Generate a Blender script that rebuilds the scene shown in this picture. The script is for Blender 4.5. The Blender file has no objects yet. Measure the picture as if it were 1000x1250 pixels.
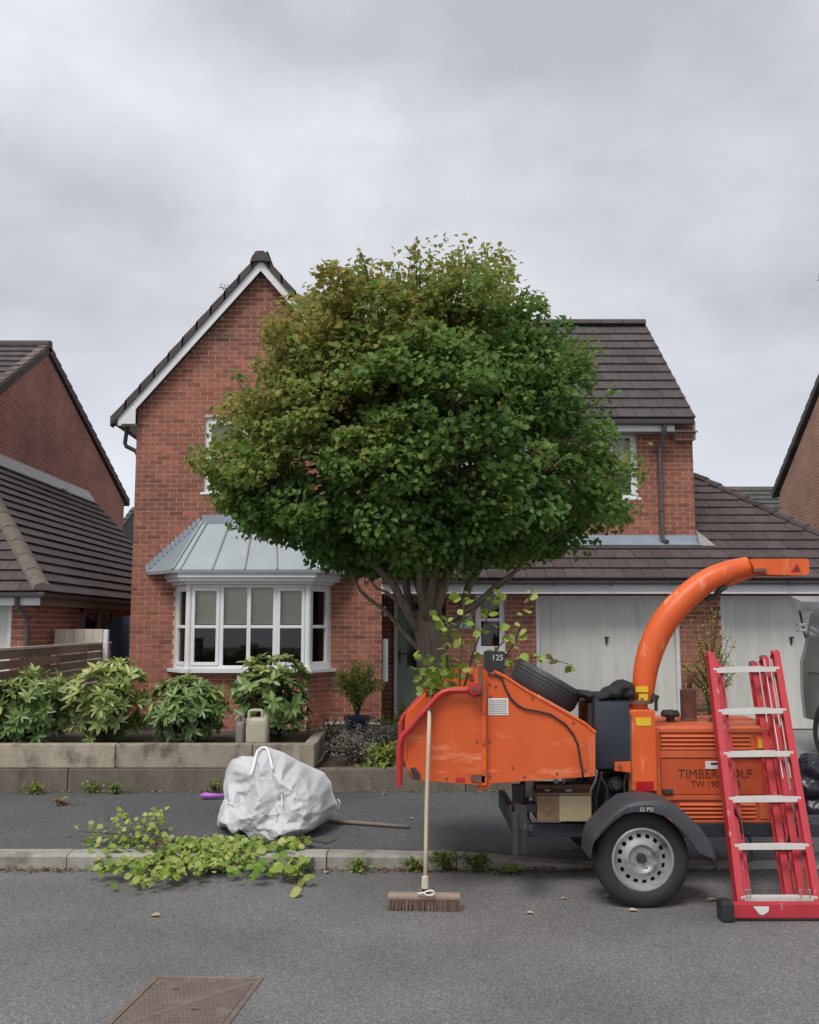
import bpy, bmesh, math, random
import numpy as np
from mathutils import Vector, Matrix, noise as mnoise
random.seed(7); np.random.seed(7)
sc = bpy.context.scene
COL = sc.collection
# ------------------------------------------------------------ camera
F = 1083.0; PY = 647.0; CAMZ = 1.7; TH = math.atan((765-PY)/F)
cd = bpy.data.cameras.new('camera'); cam = bpy.data.objects.new('camera', cd); COL.objects.link(cam)
cd.sensor_fit = 'HORIZONTAL'; cd.sensor_width = 36; cd.lens = 36*F/1000; cd.shift_y = (PY-625)/1000
cd.clip_start = .05; cd.clip_end = 2000
cam.location = (0, 0, CAMZ); cam.rotation_euler = (math.pi/2+TH, 0, 0); sc.camera = cam
CT, ST = math.cos(TH), math.sin(TH)
def W(u, v, Y):                     # the point of the photograph's pixel on the upright plane at distance Y
    a = (u-500)/F; b = (PY-v)/F; k = Y/(CT-b*ST)
    return Vector((a*k, Y, CAMZ+(ST+b*CT)*k))
def WG(u, v, z):                    # the point of a pixel on the level plane at height z
    a = (u-500)/F; b = (PY-v)/F; k = (z-CAMZ)/(ST+b*CT)
    return Vector((a*k, (CT-b*ST)*k, z))
# ------------------------------------------------------------ world, sun, exposure
SUN_EL, SUN_AZ = math.radians(56), math.radians(205)      # azimuth clockwise from +Y
w = bpy.data.worlds.new('World'); sc.world = w; w.use_nodes = True
nt = w.node_tree; nt.nodes.clear(); N = nt.nodes.new; L = nt.links.new
out = N('ShaderNodeOutputWorld'); bg = N('ShaderNodeBackground'); bg.inputs[1].default_value = .1
sky = N('ShaderNodeTexSky'); sky.sky_type = 'NISHITA'; sky.sun_disc = False
sky.sun_elevation = SUN_EL; sky.sun_rotation = SUN_AZ; sky.dust_density = 3
tc = N('ShaderNodeTexCoord'); mp = N('ShaderNodeMapping'); mp.inputs['Scale'].default_value = (1, 1, 1.7)
mp.inputs['Location'].default_value = (.36, .1, .55)
L(tc.outputs['Generated'], mp.inputs[0])
n1 = N('ShaderNodeTexNoise'); n1.inputs['Scale'].default_value = 1.9; n1.inputs['Detail'].default_value = 6; n1.inputs['Roughness'].default_value = .54
n1.inputs['Distortion'].default_value = .1
L(mp.outputs[0], n1.inputs['Vector'])
rp = N('ShaderNodeValToRGB'); L(n1.outputs['Fac'], rp.inputs[0])
e = rp.color_ramp.elements; e[0].position = .37; e[0].color = (.335, .34, .362, 1); e[1].position = .66; e[1].color = (.565, .575, .61, 1)
m_ = e.new(.48); m_.color = (.42, .427, .452, 1)
sp = N('ShaderNodeSeparateXYZ'); L(tc.outputs['Generated'], sp.inputs[0])
hr = N('ShaderNodeMapRange'); L(sp.outputs['Z'], hr.inputs[0]); hr.inputs[1].default_value = .02; hr.inputs[2].default_value = .33
hr.inputs[3].default_value = 1; hr.inputs[4].default_value = 0
hz = N('ShaderNodeMixRGB'); L(hr.outputs[0], hz.inputs[0]); L(rp.outputs[0], hz.inputs[1]); hz.inputs[2].default_value = (.55, .57, .625, 1)
sc10 = N('ShaderNodeVectorMath'); sc10.operation = 'SCALE'; sc10.inputs['Scale'].default_value = 10; L(hz.outputs[0], sc10.inputs[0])
mx = N('ShaderNodeMixRGB'); mx.inputs[0].default_value = .93; L(sky.outputs[0], mx.inputs[1]); L(sc10.outputs[0], mx.inputs[2])
L(mx.outputs[0], bg.inputs[0]); L(bg.outputs[0], out.inputs[0])
sl = bpy.data.lights.new('sun', 'SUN'); sl.energy = 1.5; sl.angle = math.radians(24); sl.color = (1, .96, .9)
so = bpy.data.objects.new('sun', sl); COL.objects.link(so)
so.rotation_euler = (math.radians(90)-SUN_EL, 0, -SUN_AZ+math.pi)
so.rotation_euler = Vector((-math.sin(SUN_AZ)*math.cos(SUN_EL), -math.cos(SUN_AZ)*math.cos(SUN_EL), -math.sin(SUN_EL))).to_track_quat('-Z', 'Y').to_euler()
vs = sc.view_settings; vs.view_transform = 'Standard'; vs.look = 'None'; vs.gamma = 1; vs.use_curve_mapping = False; vs.exposure = .68

# ------------------------------------------------------------ materials
MATS = {}
def mat(name, col, col2=None, scale=8, rough=.7, metal=0, bump=.0, bscale=None, var=0, spec=.5, dirt=None, dscale=3, dlo=.55, dhi=.7, detail=5, stretch=None, obj=True, trans=0, coat=0, d2=None):
    """Principled material; col..col2 mixed by noise; var = strength of the per-piece 'v' attribute; dirt = a second colour in patches"""
    m = bpy.data.materials.new(name); m.use_nodes = True; nt = m.node_tree; N = nt.nodes.new; L = nt.links.new
    p = nt.nodes['Principled BSDF']
    p.inputs['Roughness'].default_value = rough; p.inputs['Metallic'].default_value = metal
    p.inputs['Specular IOR Level'].default_value = spec
    if coat: p.inputs['Coat Weight'].default_value = coat; p.inputs['Coat Roughness'].default_value = .15
    g = N('ShaderNodeNewGeometry'); vec = g.outputs['Position']
    if stretch:
        mpp = N('ShaderNodeMapping'); mpp.inputs['Scale'].default_value = stretch; L(vec, mpp.inputs[0]); vec = mpp.outputs[0]
    nz = N('ShaderNodeTexNoise'); nz.inputs['Scale'].default_value = scale; nz.inputs['Detail'].default_value = detail; nz.inputs['Roughness'].default_value = .6
    L(vec, nz.inputs['Vector'])
    mxx = N('ShaderNodeMixRGB'); mxx.inputs[1].default_value = (*col, 1); mxx.inputs[2].default_value = (*(col2 or tuple(c*.8 for c in col)), 1)
    mr = N('ShaderNodeMapRange'); mr.inputs[1].default_value = .3; mr.inputs[2].default_value = .7; L(nz.outputs['Fac'], mr.inputs[0]); L(mr.outputs[0], mxx.inputs[0])
    c = mxx.outputs[0]
    if dirt:
        nd = N('ShaderNodeTexNoise'); nd.inputs['Scale'].default_value = dscale; nd.inputs['Detail'].default_value = 7; nd.inputs['Roughness'].default_value = .65; L(vec, nd.inputs['Vector'])
        md = N('ShaderNodeMapRange'); md.inputs[1].default_value = dlo; md.inputs[2].default_value = dhi; L(nd.outputs['Fac'], md.inputs[0])
        m2 = N('ShaderNodeMixRGB'); L(md.outputs[0], m2.inputs[0]); L(c, m2.inputs[1]); m2.inputs[2].default_value = (*dirt, 1); c = m2.outputs[0]
    if d2:
        cc, s2, lo2, hi2, st2 = d2; gm = N('ShaderNodeMapping'); gm.inputs['Scale'].default_value = st2; gm.inputs['Rotation'].default_value = (.3, .4, .2); L(g.outputs['Position'], gm.inputs[0])
        n3 = N('ShaderNodeTexNoise'); n3.inputs['Scale'].default_value = s2; n3.inputs['Detail'].default_value = 6; n3.inputs['Roughness'].default_value = .7; L(gm.outputs[0], n3.inputs['Vector'])
        m5 = N('ShaderNodeMapRange'); m5.inputs[1].default_value = lo2; m5.inputs[2].default_value = hi2; L(n3.outputs['Fac'], m5.inputs[0])
        m6 = N('ShaderNodeMixRGB'); L(m5.outputs[0], m6.inputs[0]); L(c, m6.inputs[1]); m6.inputs[2].default_value = (*cc, 1); c = m6.outputs[0]
    if var:
        at = N('ShaderNodeAttribute'); at.attribute_name = 'v'
        mv = N('ShaderNodeMapRange'); mv.inputs[3].default_value = 1-var; mv.inputs[4].default_value = 1+var; L(at.outputs['Fac'], mv.inputs[0])
        m3 = N('ShaderNodeVectorMath'); m3.operation = 'SCALE'; L(c, m3.inputs[0]); L(mv.outputs[0], m3.inputs['Scale']); c = m3.outputs[0]
    L(c, p.inputs['Base Color'])
    if bump:
        nb = N('ShaderNodeTexNoise'); nb.inputs['Scale'].default_value = bscale or scale*6; nb.inputs['Detail'].default_value = 4; L(vec, nb.inputs['Vector'])
        bp = N('ShaderNodeBump'); bp.inputs['Strength'].default_value = bump; bp.inputs['Distance'].default_value = .01
        L(nb.outputs['Fac'], bp.inputs['Height']); L(bp.outputs[0], p.inputs['Normal'])
    MATS[name] = m
    return m
def leafmat(name, c0, c1, c2, rough=.5, trans=.25, spec=.35):
    """foliage: colour by the per-leaf 'v' attribute along c0..c1..c2"""
    m = bpy.data.materials.new(name); m.use_nodes = True; nt = m.node_tree; N = nt.nodes.new; L = nt.links.new
    p = nt.nodes['Principled BSDF']; o = nt.nodes['Material Output']
    at = N('ShaderNodeAttribute'); at.attribute_name = 'v'
    r = N('ShaderNodeValToRGB'); L(at.outputs['Fac'], r.inputs[0]); e = r.color_ramp.elements
    e[0].color = (*c0, 1); e[1].color = (*c2, 1); k = e.new(.5); k.color = (*c1, 1)
    L(r.outputs[0], p.inputs['Base Color']); p.inputs['Roughness'].default_value = rough; p.inputs['Specular IOR Level'].default_value = spec
    t = N('ShaderNodeBsdfTranslucent'); L(r.outputs[0], t.inputs[0]); ms = N('ShaderNodeMixShader'); ms.inputs[0].default_value = trans
    L(p.outputs[0], ms.inputs[1]); L(t.outputs[0], ms.inputs[2]); L(ms.outputs[0], o.inputs[0]); MATS[name] = m
    return m
def asphalt(name, base, spec_lo, spec_hi, sscale=90, patch=.18):
    m = bpy.data.materials.new(name); m.use_nodes = True; nt = m.node_tree; N = nt.nodes.new; L = nt.links.new
    p = nt.nodes['Principled BSDF']; p.inputs['Roughness'].default_value = .88; p.inputs['Specular IOR Level'].default_value = .3
    g = N('ShaderNodeNewGeometry'); pos = g.outputs['Position']
    vo = N('ShaderNodeTexVoronoi'); vo.inputs['Scale'].default_value = sscale; L(pos, vo.inputs['Vector'])
    bw = N('ShaderNodeRGBToBW'); L(vo.outputs['Color'], bw.inputs[0])
    r = N('ShaderNodeValToRGB'); L(bw.outputs[0], r.inputs[0]); e = r.color_ramp.elements
    e[0].position = .2; e[0].color = (*spec_lo, 1); e[1].position = .85; e[1].color = (*spec_hi, 1); k = e.new(.55); k.color = (*base, 1)
    n = N('ShaderNodeTexNoise'); n.inputs['Scale'].default_value = .9; n.inputs['Detail'].default_value = 6; L(pos, n.inputs['Vector'])
    mr = N('ShaderNodeMapRange'); mr.inputs[1].default_value = .3; mr.inputs[2].default_value = .7; mr.inputs[3].default_value = 1-patch; mr.inputs[4].default_value = 1+patch; L(n.outputs['Fac'], mr.inputs[0])
    s = N('ShaderNodeVectorMath'); s.operation = 'SCALE'; L(r.outputs[0], s.inputs[0]); L(mr.outputs[0], s.inputs['Scale'])
    L(s.outputs[0], p.inputs['Base Color'])
    b = N('ShaderNodeBump'); b.inputs['Strength'].default_value = .5; b.inputs['Distance'].default_value = .006; L(vo.outputs['Distance'], b.inputs['Height']); L(b.outputs[0], p.inputs['Normal'])
    MATS[name] = m; return m
def brickmat(name, axis, c1, c2, mortar):
    """far walls only: brick texture on a plane, axis = 'x' (wall faces y) or 'y' (wall faces x)"""
    m = bpy.data.materials.new(name); m.use_nodes = True; nt = m.node_tree; N = nt.nodes.new; L = nt.links.new
    p = nt.nodes['Principled BSDF']; p.inputs['Roughness'].default_value = .9
    g = N('ShaderNodeNewGeometry'); s = N('ShaderNodeSeparateXYZ'); L(g.outputs['Position'], s.inputs[0]); c = N('ShaderNodeCombineXYZ')
    L(s.outputs['X' if axis == 'x' else 'Y'], c.inputs[0]); L(s.outputs['Z'], c.inputs[1])
    b = N('ShaderNodeTexBrick'); L(c.outputs[0], b.inputs['Vector']); b.inputs['Scale'].default_value = 1
    b.inputs['Brick Width'].default_value = .225; b.inputs['Row Height'].default_value = .075; b.inputs['Mortar Size'].default_value = .006; b.inputs['Mortar Smooth'].default_value = .2
    b.inputs['Color1'].default_value = (*c1, 1); b.inputs['Color2'].default_value = (*c2, 1); b.inputs['Mortar'].default_value = (*mortar, 1)
    n = N('ShaderNodeTexNoise'); n.inputs['Scale'].default_value = 1.2; n.inputs['Detail'].default_value = 6; L(g.outputs['Position'], n.inputs['Vector'])
    mr = N('ShaderNodeMapRange'); mr.inputs[1].default_value = .3; mr.inputs[2].default_value = .7; mr.inputs[3].default_value = .8; mr.inputs[4].default_value = 1.2; L(n.outputs['Fac'], mr.inputs[0])
    sc_ = N('ShaderNodeVectorMath'); sc_.operation = 'SCALE'; L(b.outputs['Color'], sc_.inputs[0]); L(mr.outputs[0], sc_.inputs['Scale']); L(sc_.outputs[0], p.inputs['Base Color'])
    bp = N('ShaderNodeBump'); bp.invert = True; bp.inputs['Strength'].default_value = .6; bp.inputs['Distance'].default_value = .01; L(b.outputs['Fac'], bp.inputs['Height']); L(bp.outputs[0], p.inputs['Normal'])
    MATS[name] = m; return m
def glassmat(name, tint=(.8, .85, .85), refl=1.0):
    m = bpy.data.materials.new(name); m.use_nodes = True; nt = m.node_tree; N = nt.nodes.new; L = nt.links.new; nt.nodes.clear()
    o = N('ShaderNodeOutputMaterial'); t = N('ShaderNodeBsdfTransparent'); t.inputs[0].default_value = (*tint, 1)
    g = N('ShaderNodeBsdfGlossy'); g.inputs['Roughness'].default_value = .02; f = N('ShaderNodeFresnel'); f.inputs[0].default_value = 1.45
    x = N('ShaderNodeMixShader'); L(f.outputs[0], x.inputs[0]); L(t.outputs[0], x.inputs[1]); L(g.outputs[0], x.inputs[2]); L(x.outputs[0], o.inputs[0])
    MATS[name] = m; return m

asphalt('road_asphalt', (.150, .147, .147), (.108, .106, .106), (.235, .23, .225), 150, .2)
asphalt('path_asphalt', (.098, .099, .104), (.062, .062, .066), (.16, .16, .162), 150, .16)
mat('kerb', (.36, .34, .30), (.25, .235, .205), 14, .9, bump=.4, var=.12, dirt=(.11, .11, .09), dscale=4, dlo=.5, dhi=.72)
mat('ground', (.14, .13, .11), (.10, .10, .07), 3, .95, bump=.5)
mat('drive', (.27, .265, .26), (.2, .2, .195), 6, .9, bump=.3)
mat('soil', (.055, .04, .03), (.09, .07, .05), 20, 1, bump=1, bscale=60)
mat('mortar', (.62, .49, .38), (.48, .37, .29), 9, .95, bump=.4, bscale=150)
mat('brick', (.36, .132, .09), (.24, .086, .06), 18, .88, d2=((.10, .055, .04), .55, .52, .78, (1, 1, .8)), bump=.5, bscale=180, var=.35, dirt=(.50, .22, .16), dscale=1.1, dlo=.55, dhi=.9)
mat('verge_mortar', (.33, .31, .28), None, 30, .95, bump=.4)
mat('tile', (.092, .070, .068), (.062, .05, .05), 10, .85, bump=.35, bscale=90, var=.22, dirt=(.26, .24, .22), dscale=13, dlo=.66, dhi=.72)
mat('tile_dark', (.085, .068, .066), (.06, .05, .05), 8, .85, bump=.3, bscale=90, var=.2, dirt=(.15, .15, .13), dscale=9, dlo=.68, dhi=.76)
mat('tile_grey', (.085, .085, .08), (.06, .06, .055), 10, .85, bump=.3, var=.2)
mat('hip_tile', (.17, .135, .115), (.11, .09, .08), 14, .9, bump=.4, var=.2, dirt=(.10, .11, .06), dscale=8)
mat('white_pvc', (.80, .81, .83), (.74, .75, .77), 3, .35, spec=.5)
mat('fascia', (.74, .75, .77), (.62, .63, .64), 2.5, .5, stretch=(.5, 1, 3))
mat('soffit', (.34, .33, .33), None, 4, .7)
mat('black_plastic', (.022, .022, .024), (.03, .03, .032), 6, .4)
mat('grey_plastic', (.10, .085, .085), (.075, .065, .065), 6, .5)
mat('gutter', (.05, .045, .048), None, 6, .4)
mat('garage_door', (.64, .64, .60), (.59, .59, .55), 3, .5, dirt=(.47, .48, .45), dscale=2.2, dlo=.5, dhi=.85, stretch=(2.5, 1, .35), var=.04)
mat('lead', (.33, .38, .45), (.25, .29, .34), 5, .5, metal=.25, bump=.1)
mat('zinc', (.28, .32, .345), (.235, .27, .29), 2, .5, metal=.2, dirt=(.30, .32, .33), dscale=3)
mat('sage', (.27, .36, .29), (.24, .32, .26), 3, .45)
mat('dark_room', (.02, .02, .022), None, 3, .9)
mat('room_wall', (.16, .15, .14), None, 2, .9)
mat('blind', (.86, .80, .66), (.78, .73, .6), 3, .8, stretch=(1, 1, 14))
mat('brown_window', (.20, .13, .11), (.16, .11, .09), 6, .6)
mat('cream_panel', (.60, .54, .46), (.48, .40, .32), 3, .8, stretch=(8, 1, .6))
mat('fence_wood', (.26, .17, .125), (.18, .12, .09), 8, .85, bump=.3, var=.3, stretch=(1, 1, 8))
mat('blue_gate', (.05, .075, .11), (.04, .06, .09), 6, .6, var=.15)
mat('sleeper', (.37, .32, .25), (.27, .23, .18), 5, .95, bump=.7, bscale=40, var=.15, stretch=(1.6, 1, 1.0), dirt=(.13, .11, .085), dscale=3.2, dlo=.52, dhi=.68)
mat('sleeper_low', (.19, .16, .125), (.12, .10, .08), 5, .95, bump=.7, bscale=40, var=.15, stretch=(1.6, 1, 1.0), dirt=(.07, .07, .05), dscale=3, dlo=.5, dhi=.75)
mat('bark', (.26, .205, .155), (.10, .078, .06), 9, .95, bump=1, bscale=26, stretch=(2.4, 2.4, .45), dirt=(.16, .17, .11), dscale=3)
mat('twig', (.085, .062, .045), (.05, .038, .028), 9, .9)
mat('orange', (.76, .135, .028), (.66, .11, .024), 3, .42, d2=((.86, .36, .20), 9, .58, .70, (1, 1, .25)), bump=.06, bscale=8, spec=.4, dirt=(.60, .085, .02), dscale=2.4, dlo=.5, dhi=.8)
mat('orange_worn', (.72, .125, .03), (.58, .095, .022), 2.2, .5, d2=((.80, .30, .16), 6, .56, .72, (.3, 1, 1.3)), bump=.06, bscale=7, spec=.4, dirt=(.13, .035, .02), dscale=10, dlo=.635, dhi=.69)
mat('orange_dull', (.66, .14, .05), (.54, .11, .04), 3, .55, d2=((.25, .07, .035), 14, .64, .72, (1, 1, .6)), dirt=(.48, .13, .06), dscale=5, dlo=.5, dhi=.8)
mat('orange_text_panel', (.62, .10, .03), (.52, .085, .026), 3, .5)
mat('red_bar', (.50, .03, .035), (.40, .025, .03), 12, .4, dirt=(.16, .03, .03), dscale=14, dlo=.6, dhi=.7)
mat('ladder_red', (.50, .035, .05), (.40, .03, .042), 5, .5, d2=((.16, .06, .05), 12, .6, .72, (1, 1, .4)), dirt=(.62, .25, .25), dscale=10, dlo=.62, dhi=.72, stretch=(2, 1, 1))
mat('alu', (.74, .72, .68), (.66, .64, .61), 8, .45, metal=.15, stretch=(1, 1, 1))
mat('rim_silver', (.50, .50, .50), (.36, .36, .36), 9, .42, metal=.55, dirt=(.16, .13, .10), dscale=9, dlo=.55, dhi=.75)
mat('rubber', (.022, .022, .023), (.034, .033, .033), 9, .75, bump=.15)
mat('rubber_tread', (.042, .044, .05), (.03, .031, .034), 9, .55, dirt=(.09, .085, .08), dscale=6, dlo=.55, dhi=.8)
mat('mudguard', (.055, .058, .066), (.04, .042, .048), 12, .55, bump=.15, bscale=120)
mat('navy_tank', (.022, .03, .042), (.03, .038, .05), 5, .45)
mat('dark_metal', (.045, .043, .044), (.022, .022, .024), 9, .6, dirt=(.14, .09, .065), dscale=9, dlo=.54, dhi=.72)
mat('chassis', (.035, .04, .052), (.025, .028, .036), 6, .5)
mat('rust', (.20, .10, .07), (.11, .065, .05), 16, .85, bump=.3)
mat('galv', (.42, .41, .40), (.30, .29, .28), 14, .5, metal=.4)
mat('cream_box', (.50, .42, .27), (.40, .31, .17), 5, .6, dirt=(.14, .08, .04), dscale=6, dlo=.5, dhi=.62)
mat('brown_box', (.20, .12, .06), (.28, .19, .10), 6, .6, dirt=(.08, .05, .03), dscale=5)
mat('yellow_label', (.75, .50, .03), (.70, .45, .02), 4, .5)
mat('white_label', (.78, .78, .76), None, 4, .5)
mat('ink', (.03, .028, .03), None, 5, .6)
mat('ink_brown', (.09, .03, .02), (.16, .04, .02), 30, .7)
mat('red_plastic', (.5, .012, .02), None, 5, .25)
mat('text_white', (.62, .62, .62), None, 5, .6)
mat('bag_white', (.58, .59, .605), (.48, .495, .515), 5, .5, bump=.3, bscale=300)
mat('bag_edge', (.84, .84, .82), None, 6, .6)
mat('jacket', (.014, .014, .016), (.022, .022, .025), 14, .85, bump=.3)
mat('bin_bag', (.02, .021, .032), None, 5, .3)
mat('wood_handle', (.58, .47, .34), (.46, .37, .26), 9, .6, stretch=(1, 1, .1), dirt=(.62, .58, .50), dscale=3)
mat('bristle', (.16, .10, .075), (.10, .065, .05), 60, .9, var=.4)
mat('broom_block', (.36, .27, .21), (.28, .20, .16), 12, .8)
mat('grey_wood', (.22, .18, .15), None, 9, .8)
mat('purple', (.42, .14, .55), (.36, .10, .48), 5, .4)
mat('jerry_cream', (.47, .44, .36), (.40, .37, .29), 6, .5, dirt=(.20, .17, .11), dscale=7, dlo=.55, dhi=.75)
mat('jerry_grey', (.22, .20, .19), (.17, .155, .15), 6, .5, dirt=(.12, .10, .08), dscale=7)
mat('pot_blue', (.05, .05, .11), (.035, .035, .07), 8, .3)
mat('car_grey', (.17, .185, .20), (.16, .175, .19), 2, .3, metal=.3, coat=.6)
mat('car_silver', (.55, .56, .57), None, 3, .3, metal=.6)
mat('tinted', (.012, .014, .016), None, 2, .08)
mat('manhole', (.20, .155, .13), (.14, .11, .095), 12, .8, bump=.3, dirt=(.25, .20, .17), dscale=5, metal=.1)
mat('sign_plate', (.40, .50, .42), (.32, .42, .40), 20, .4)
mat('stone', (.5, .48, .42), None, 8, .9)
glassmat('glass', (.93, .94, .93)); glassmat('glass_dark', (.45, .5, .5))
leafmat('leaf_tree', (.07, .185, .05), (.185, .29, .06), (.42, .31, .09), .5, .48)
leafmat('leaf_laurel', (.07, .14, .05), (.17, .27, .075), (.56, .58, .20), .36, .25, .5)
leafmat('leaf_bright', (.11, .22, .03), (.26, .36, .06), (.50, .50, .18), .5, .3)
leafmat('leaf_weed', (.06, .13, .025), (.17, .25, .035), (.40, .40, .11), .6, .3)
leafmat('leaf_dry', (.14, .06, .03), (.26, .17, .07), (.52, .46, .30), .8, .15)
leafmat('leaf_lavender', (.15, .15, .11), (.27, .25, .21), (.46, .42, .46), .8, .2)

# ------------------------------------------------------------ object helpers
BASE = {}
def tag(o, label=None, cat=None, group=None, kind=None):
    if label: o['label'] = label
    if cat: o['category'] = cat
    if group: o['group'] = group
    if kind: o['kind'] = kind
    return o
def thing(name, loc, label, cat, group=None):
    o = bpy.data.objects.new(name, None); COL.objects.link(o); o.empty_display_size = .1
    o.location = loc; BASE[o.name] = Vector(loc)
    return tag(o, label, cat, group)
class MB:
    """collects shapes in world metres; build() links them as ONE mesh object"""
    def __init__(s): s.v = []; s.f = []; s.a = []
    def add(s, vs, fs, T=None, a=None):
        n = len(s.v); a = random.random() if a is None else a
        s.v += [tuple(T @ Vector(p)) if T is not None else tuple(p) for p in vs]
        for f in fs: s.f.append(tuple(i+n for i in f)); s.a.append(a)
        return s
    def box(s, x0, x1, y0, y1, z0, z1, T=None, a=None, bev=0):
        if bev:
            b = min(bev, (x1-x0)*.45, (y1-y0)*.45, (z1-z0)*.45)
            bm = bmesh.new(); bmesh.ops.create_cube(bm, size=1)
            bmesh.ops.scale(bm, vec=(x1-x0, y1-y0, z1-z0), verts=bm.verts); bmesh.ops.translate(bm, vec=((x0+x1)/2, (y0+y1)/2, (z0+z1)/2), verts=bm.verts)
            bmesh.ops.bevel(bm, geom=bm.edges[:], offset=b, segments=2, affect='EDGES', profile=.6)
            bm.verts.index_update(); vs = [v.co.copy() for v in bm.verts]; fs = [[v.index for v in f.verts] for f in bm.faces]; bm.free()
            return s.add(vs, fs, T, a)
        vs = [(x, y, z) for z in (z0, z1) for y in (y0, y1) for x in (x0, x1)]
        return s.add(vs, [(0, 2, 3, 1), (4, 5, 7, 6), (0, 1, 5, 4), (2, 6, 7, 3), (0, 4, 6, 2), (1, 3, 7, 5)], T, a)
    def prism(s, pts, off, T=None, a=None):
        """polygon pts (3D, any plane) swept by vector off"""
        n = len(pts); off = Vector(off); A = [Vector(p) for p in pts]
        nrm = Vector((0, 0, 0))
        for i in range(n): nrm += A[i].cross(A[(i+1) % n])
        if nrm.dot(off) > 0: A = A[::-1]
        vs = A+[p+off for p in A]
        fs = [tuple(range(n)), tuple(range(2*n-1, n-1, -1))]+[((i+1) % n, i, n+i, n+(i+1) % n) for i in range(n)]
        return s.add(vs, fs, T, a)
    def tube(s, pts, r, seg=8, T=None, a=None, cap=True, sq=None):
        """r a number or one per point; sq=(w,h) not used"""
        P = [Vector(p) for p in pts]; n = len(P); R = r if hasattr(r, '__len__') else [r]*n
        vs = []; fs = []; ref = None
        for i, p in enumerate(P):
            d = (P[min(i+1, n-1)]-P[max(i-1, 0)]).normalized()
            if ref is None:
                ref = Vector((0, 0, 1)) if abs(d.z) < .9 else Vector((1, 0, 0))
                ref = (ref-d*ref.dot(d)).normalized()
            else:
                ref = (ref-d*ref.dot(d)).normalized()
            q = d.cross(ref)
            for k in range(seg):
                t = 2*math.pi*k/seg; vs.append(p+(ref*math.cos(t)+q*math.sin(t))*R[i])
        for i in range(n-1):
            for k in range(seg):
                k2 = (k+1) % seg; fs.append((i*seg+k, i*seg+k2, (i+1)*seg+k2, (i+1)*seg+k))
        if cap: fs += [tuple(range(seg-1, -1, -1)), tuple(range((n-1)*seg, n*seg))]
        return s.add(vs, fs, T, a)
    def lathe(s, prof, seg=32, T=None, a=None):
        """prof (r, h) turned round local Z"""
        vs = []; fs = []; n = len(prof)
        for r, h in prof:
            for k in range(seg):
                t = 2*math.pi*k/seg; vs.append((r*math.cos(t), r*math.sin(t), h))
        for i in range(n-1):
            for k in range(seg):
                k2 = (k+1) % seg; fs.append((i*seg+k, i*seg+k2, (i+1)*seg+k2, (i+1)*seg+k))
        return s.add(vs, fs, T, a)
    def build(s, name, m, parent=None, smooth=False, base=None, auto=None):
        me = bpy.data.meshes.new(name)
        if parent is not None: b = BASE[parent.name]
        elif base is not None: b = Vector(base)
        else:
            A = np.array(s.v); b = Vector(((A[:, 0].min()+A[:, 0].max())/2, (A[:, 1].min()+A[:, 1].max())/2, A[:, 2].min()))
        me.from_pydata([(p[0]-b[0], p[1]-b[1], p[2]-b[2]) for p in s.v], [], s.f)
        at = me.attributes.new('v', 'FLOAT', 'FACE'); at.data.foreach_set('value', s.a)
        me.materials.append(MATS[m])
        if smooth or auto: me.polygons.foreach_set('use_smooth', [True]*len(me.polygons))
        if auto: me.set_sharp_from_angle(angle=math.radians(auto))
        me.update()
        o = bpy.data.objects.new(name, me); COL.objects.link(o)
        if parent is not None: o.parent = parent; BASE[o.name] = b
        else: o.location = b; BASE[o.name] = b.copy()
        return o
def variants(name, vs, fs, m, n=7, vals=None, smooth=False):
    out = []
    for i in range(n):
        me = bpy.data.meshes.new(name); me.from_pydata(vs, [], fs); me.materials.append(MATS[m])
        a = (vals[i] if vals else (i+.5)/n)
        at = me.attributes.new('v', 'FLOAT', 'FACE'); at.data.foreach_set('value', [a]*len(fs))
        if smooth: me.polygons.foreach_set('use_smooth', [True]*len(fs))
        me.update(); out.append((me, a))
    return np.array(vs, float), fs, out
def pieces(name, mats, kit, parent, limit=300, restname=None, score=None):
    """mats: list of (Matrix world, value 0..1); the `limit` first by score become objects, the rest one 'stuff' part"""
    V, fs, var = kit; b = BASE[parent.name]; Tb = Matrix.Translation(-b)
    idx = list(range(len(mats)))
    if score is None: score = lambda M: (M.translation-cam.location).length
    idx.sort(key=lambda i: score(mats[i][0]))
    if len(idx) <= limit: keep, rest = idx, []
    else: keep, rest = idx[:limit], idx[limit:]
    for i in keep:
        M, a = mats[i]; k = min(range(len(var)), key=lambda j: abs(var[j][1]-a))
        o = bpy.data.objects.new(name, var[k][0]); COL.objects.link(o); o.parent = parent; o.matrix_local = Tb @ M
    if rest:
        n = len(V); Vh = np.c_[V, np.ones(n)]
        A = np.concatenate([(Vh @ np.array(Tb @ mats[i][0]).T)[:, :3] for i in rest])
        fl = []; al = []
        for k, i in enumerate(rest):
            fl += [tuple(j+k*n for j in f) for f in fs]; al += [mats[i][1]]*len(fs)
        me = bpy.data.meshes.new(restname or name); me.from_pydata(A.tolist(), [], fl); me.materials.append(var[0][0].materials[0])
        at = me.attributes.new('v', 'FLOAT', 'FACE'); at.data.foreach_set('value', al)
        if var[0][0].polygons[0].use_smooth: me.polygons.foreach_set('use_smooth', [True]*len(fl))
        me.update(); o = bpy.data.objects.new(restname or name, me); COL.objects.link(o); o.parent = parent; o['kind'] = 'stuff'
def frame(O, u, n):
    """local x=u (right), y=-n (into the wall), z up"""
    u = Vector(u).normalized(); n = Vector(n).normalized(); z = Vector((0, 0, 1))
    M = Matrix.Identity(4)
    for i in range(3): M[i][0] = u[i]; M[i][1] = -n[i]; M[i][2] = z[i]; M[i][3] = O[i]
    return M
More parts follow.
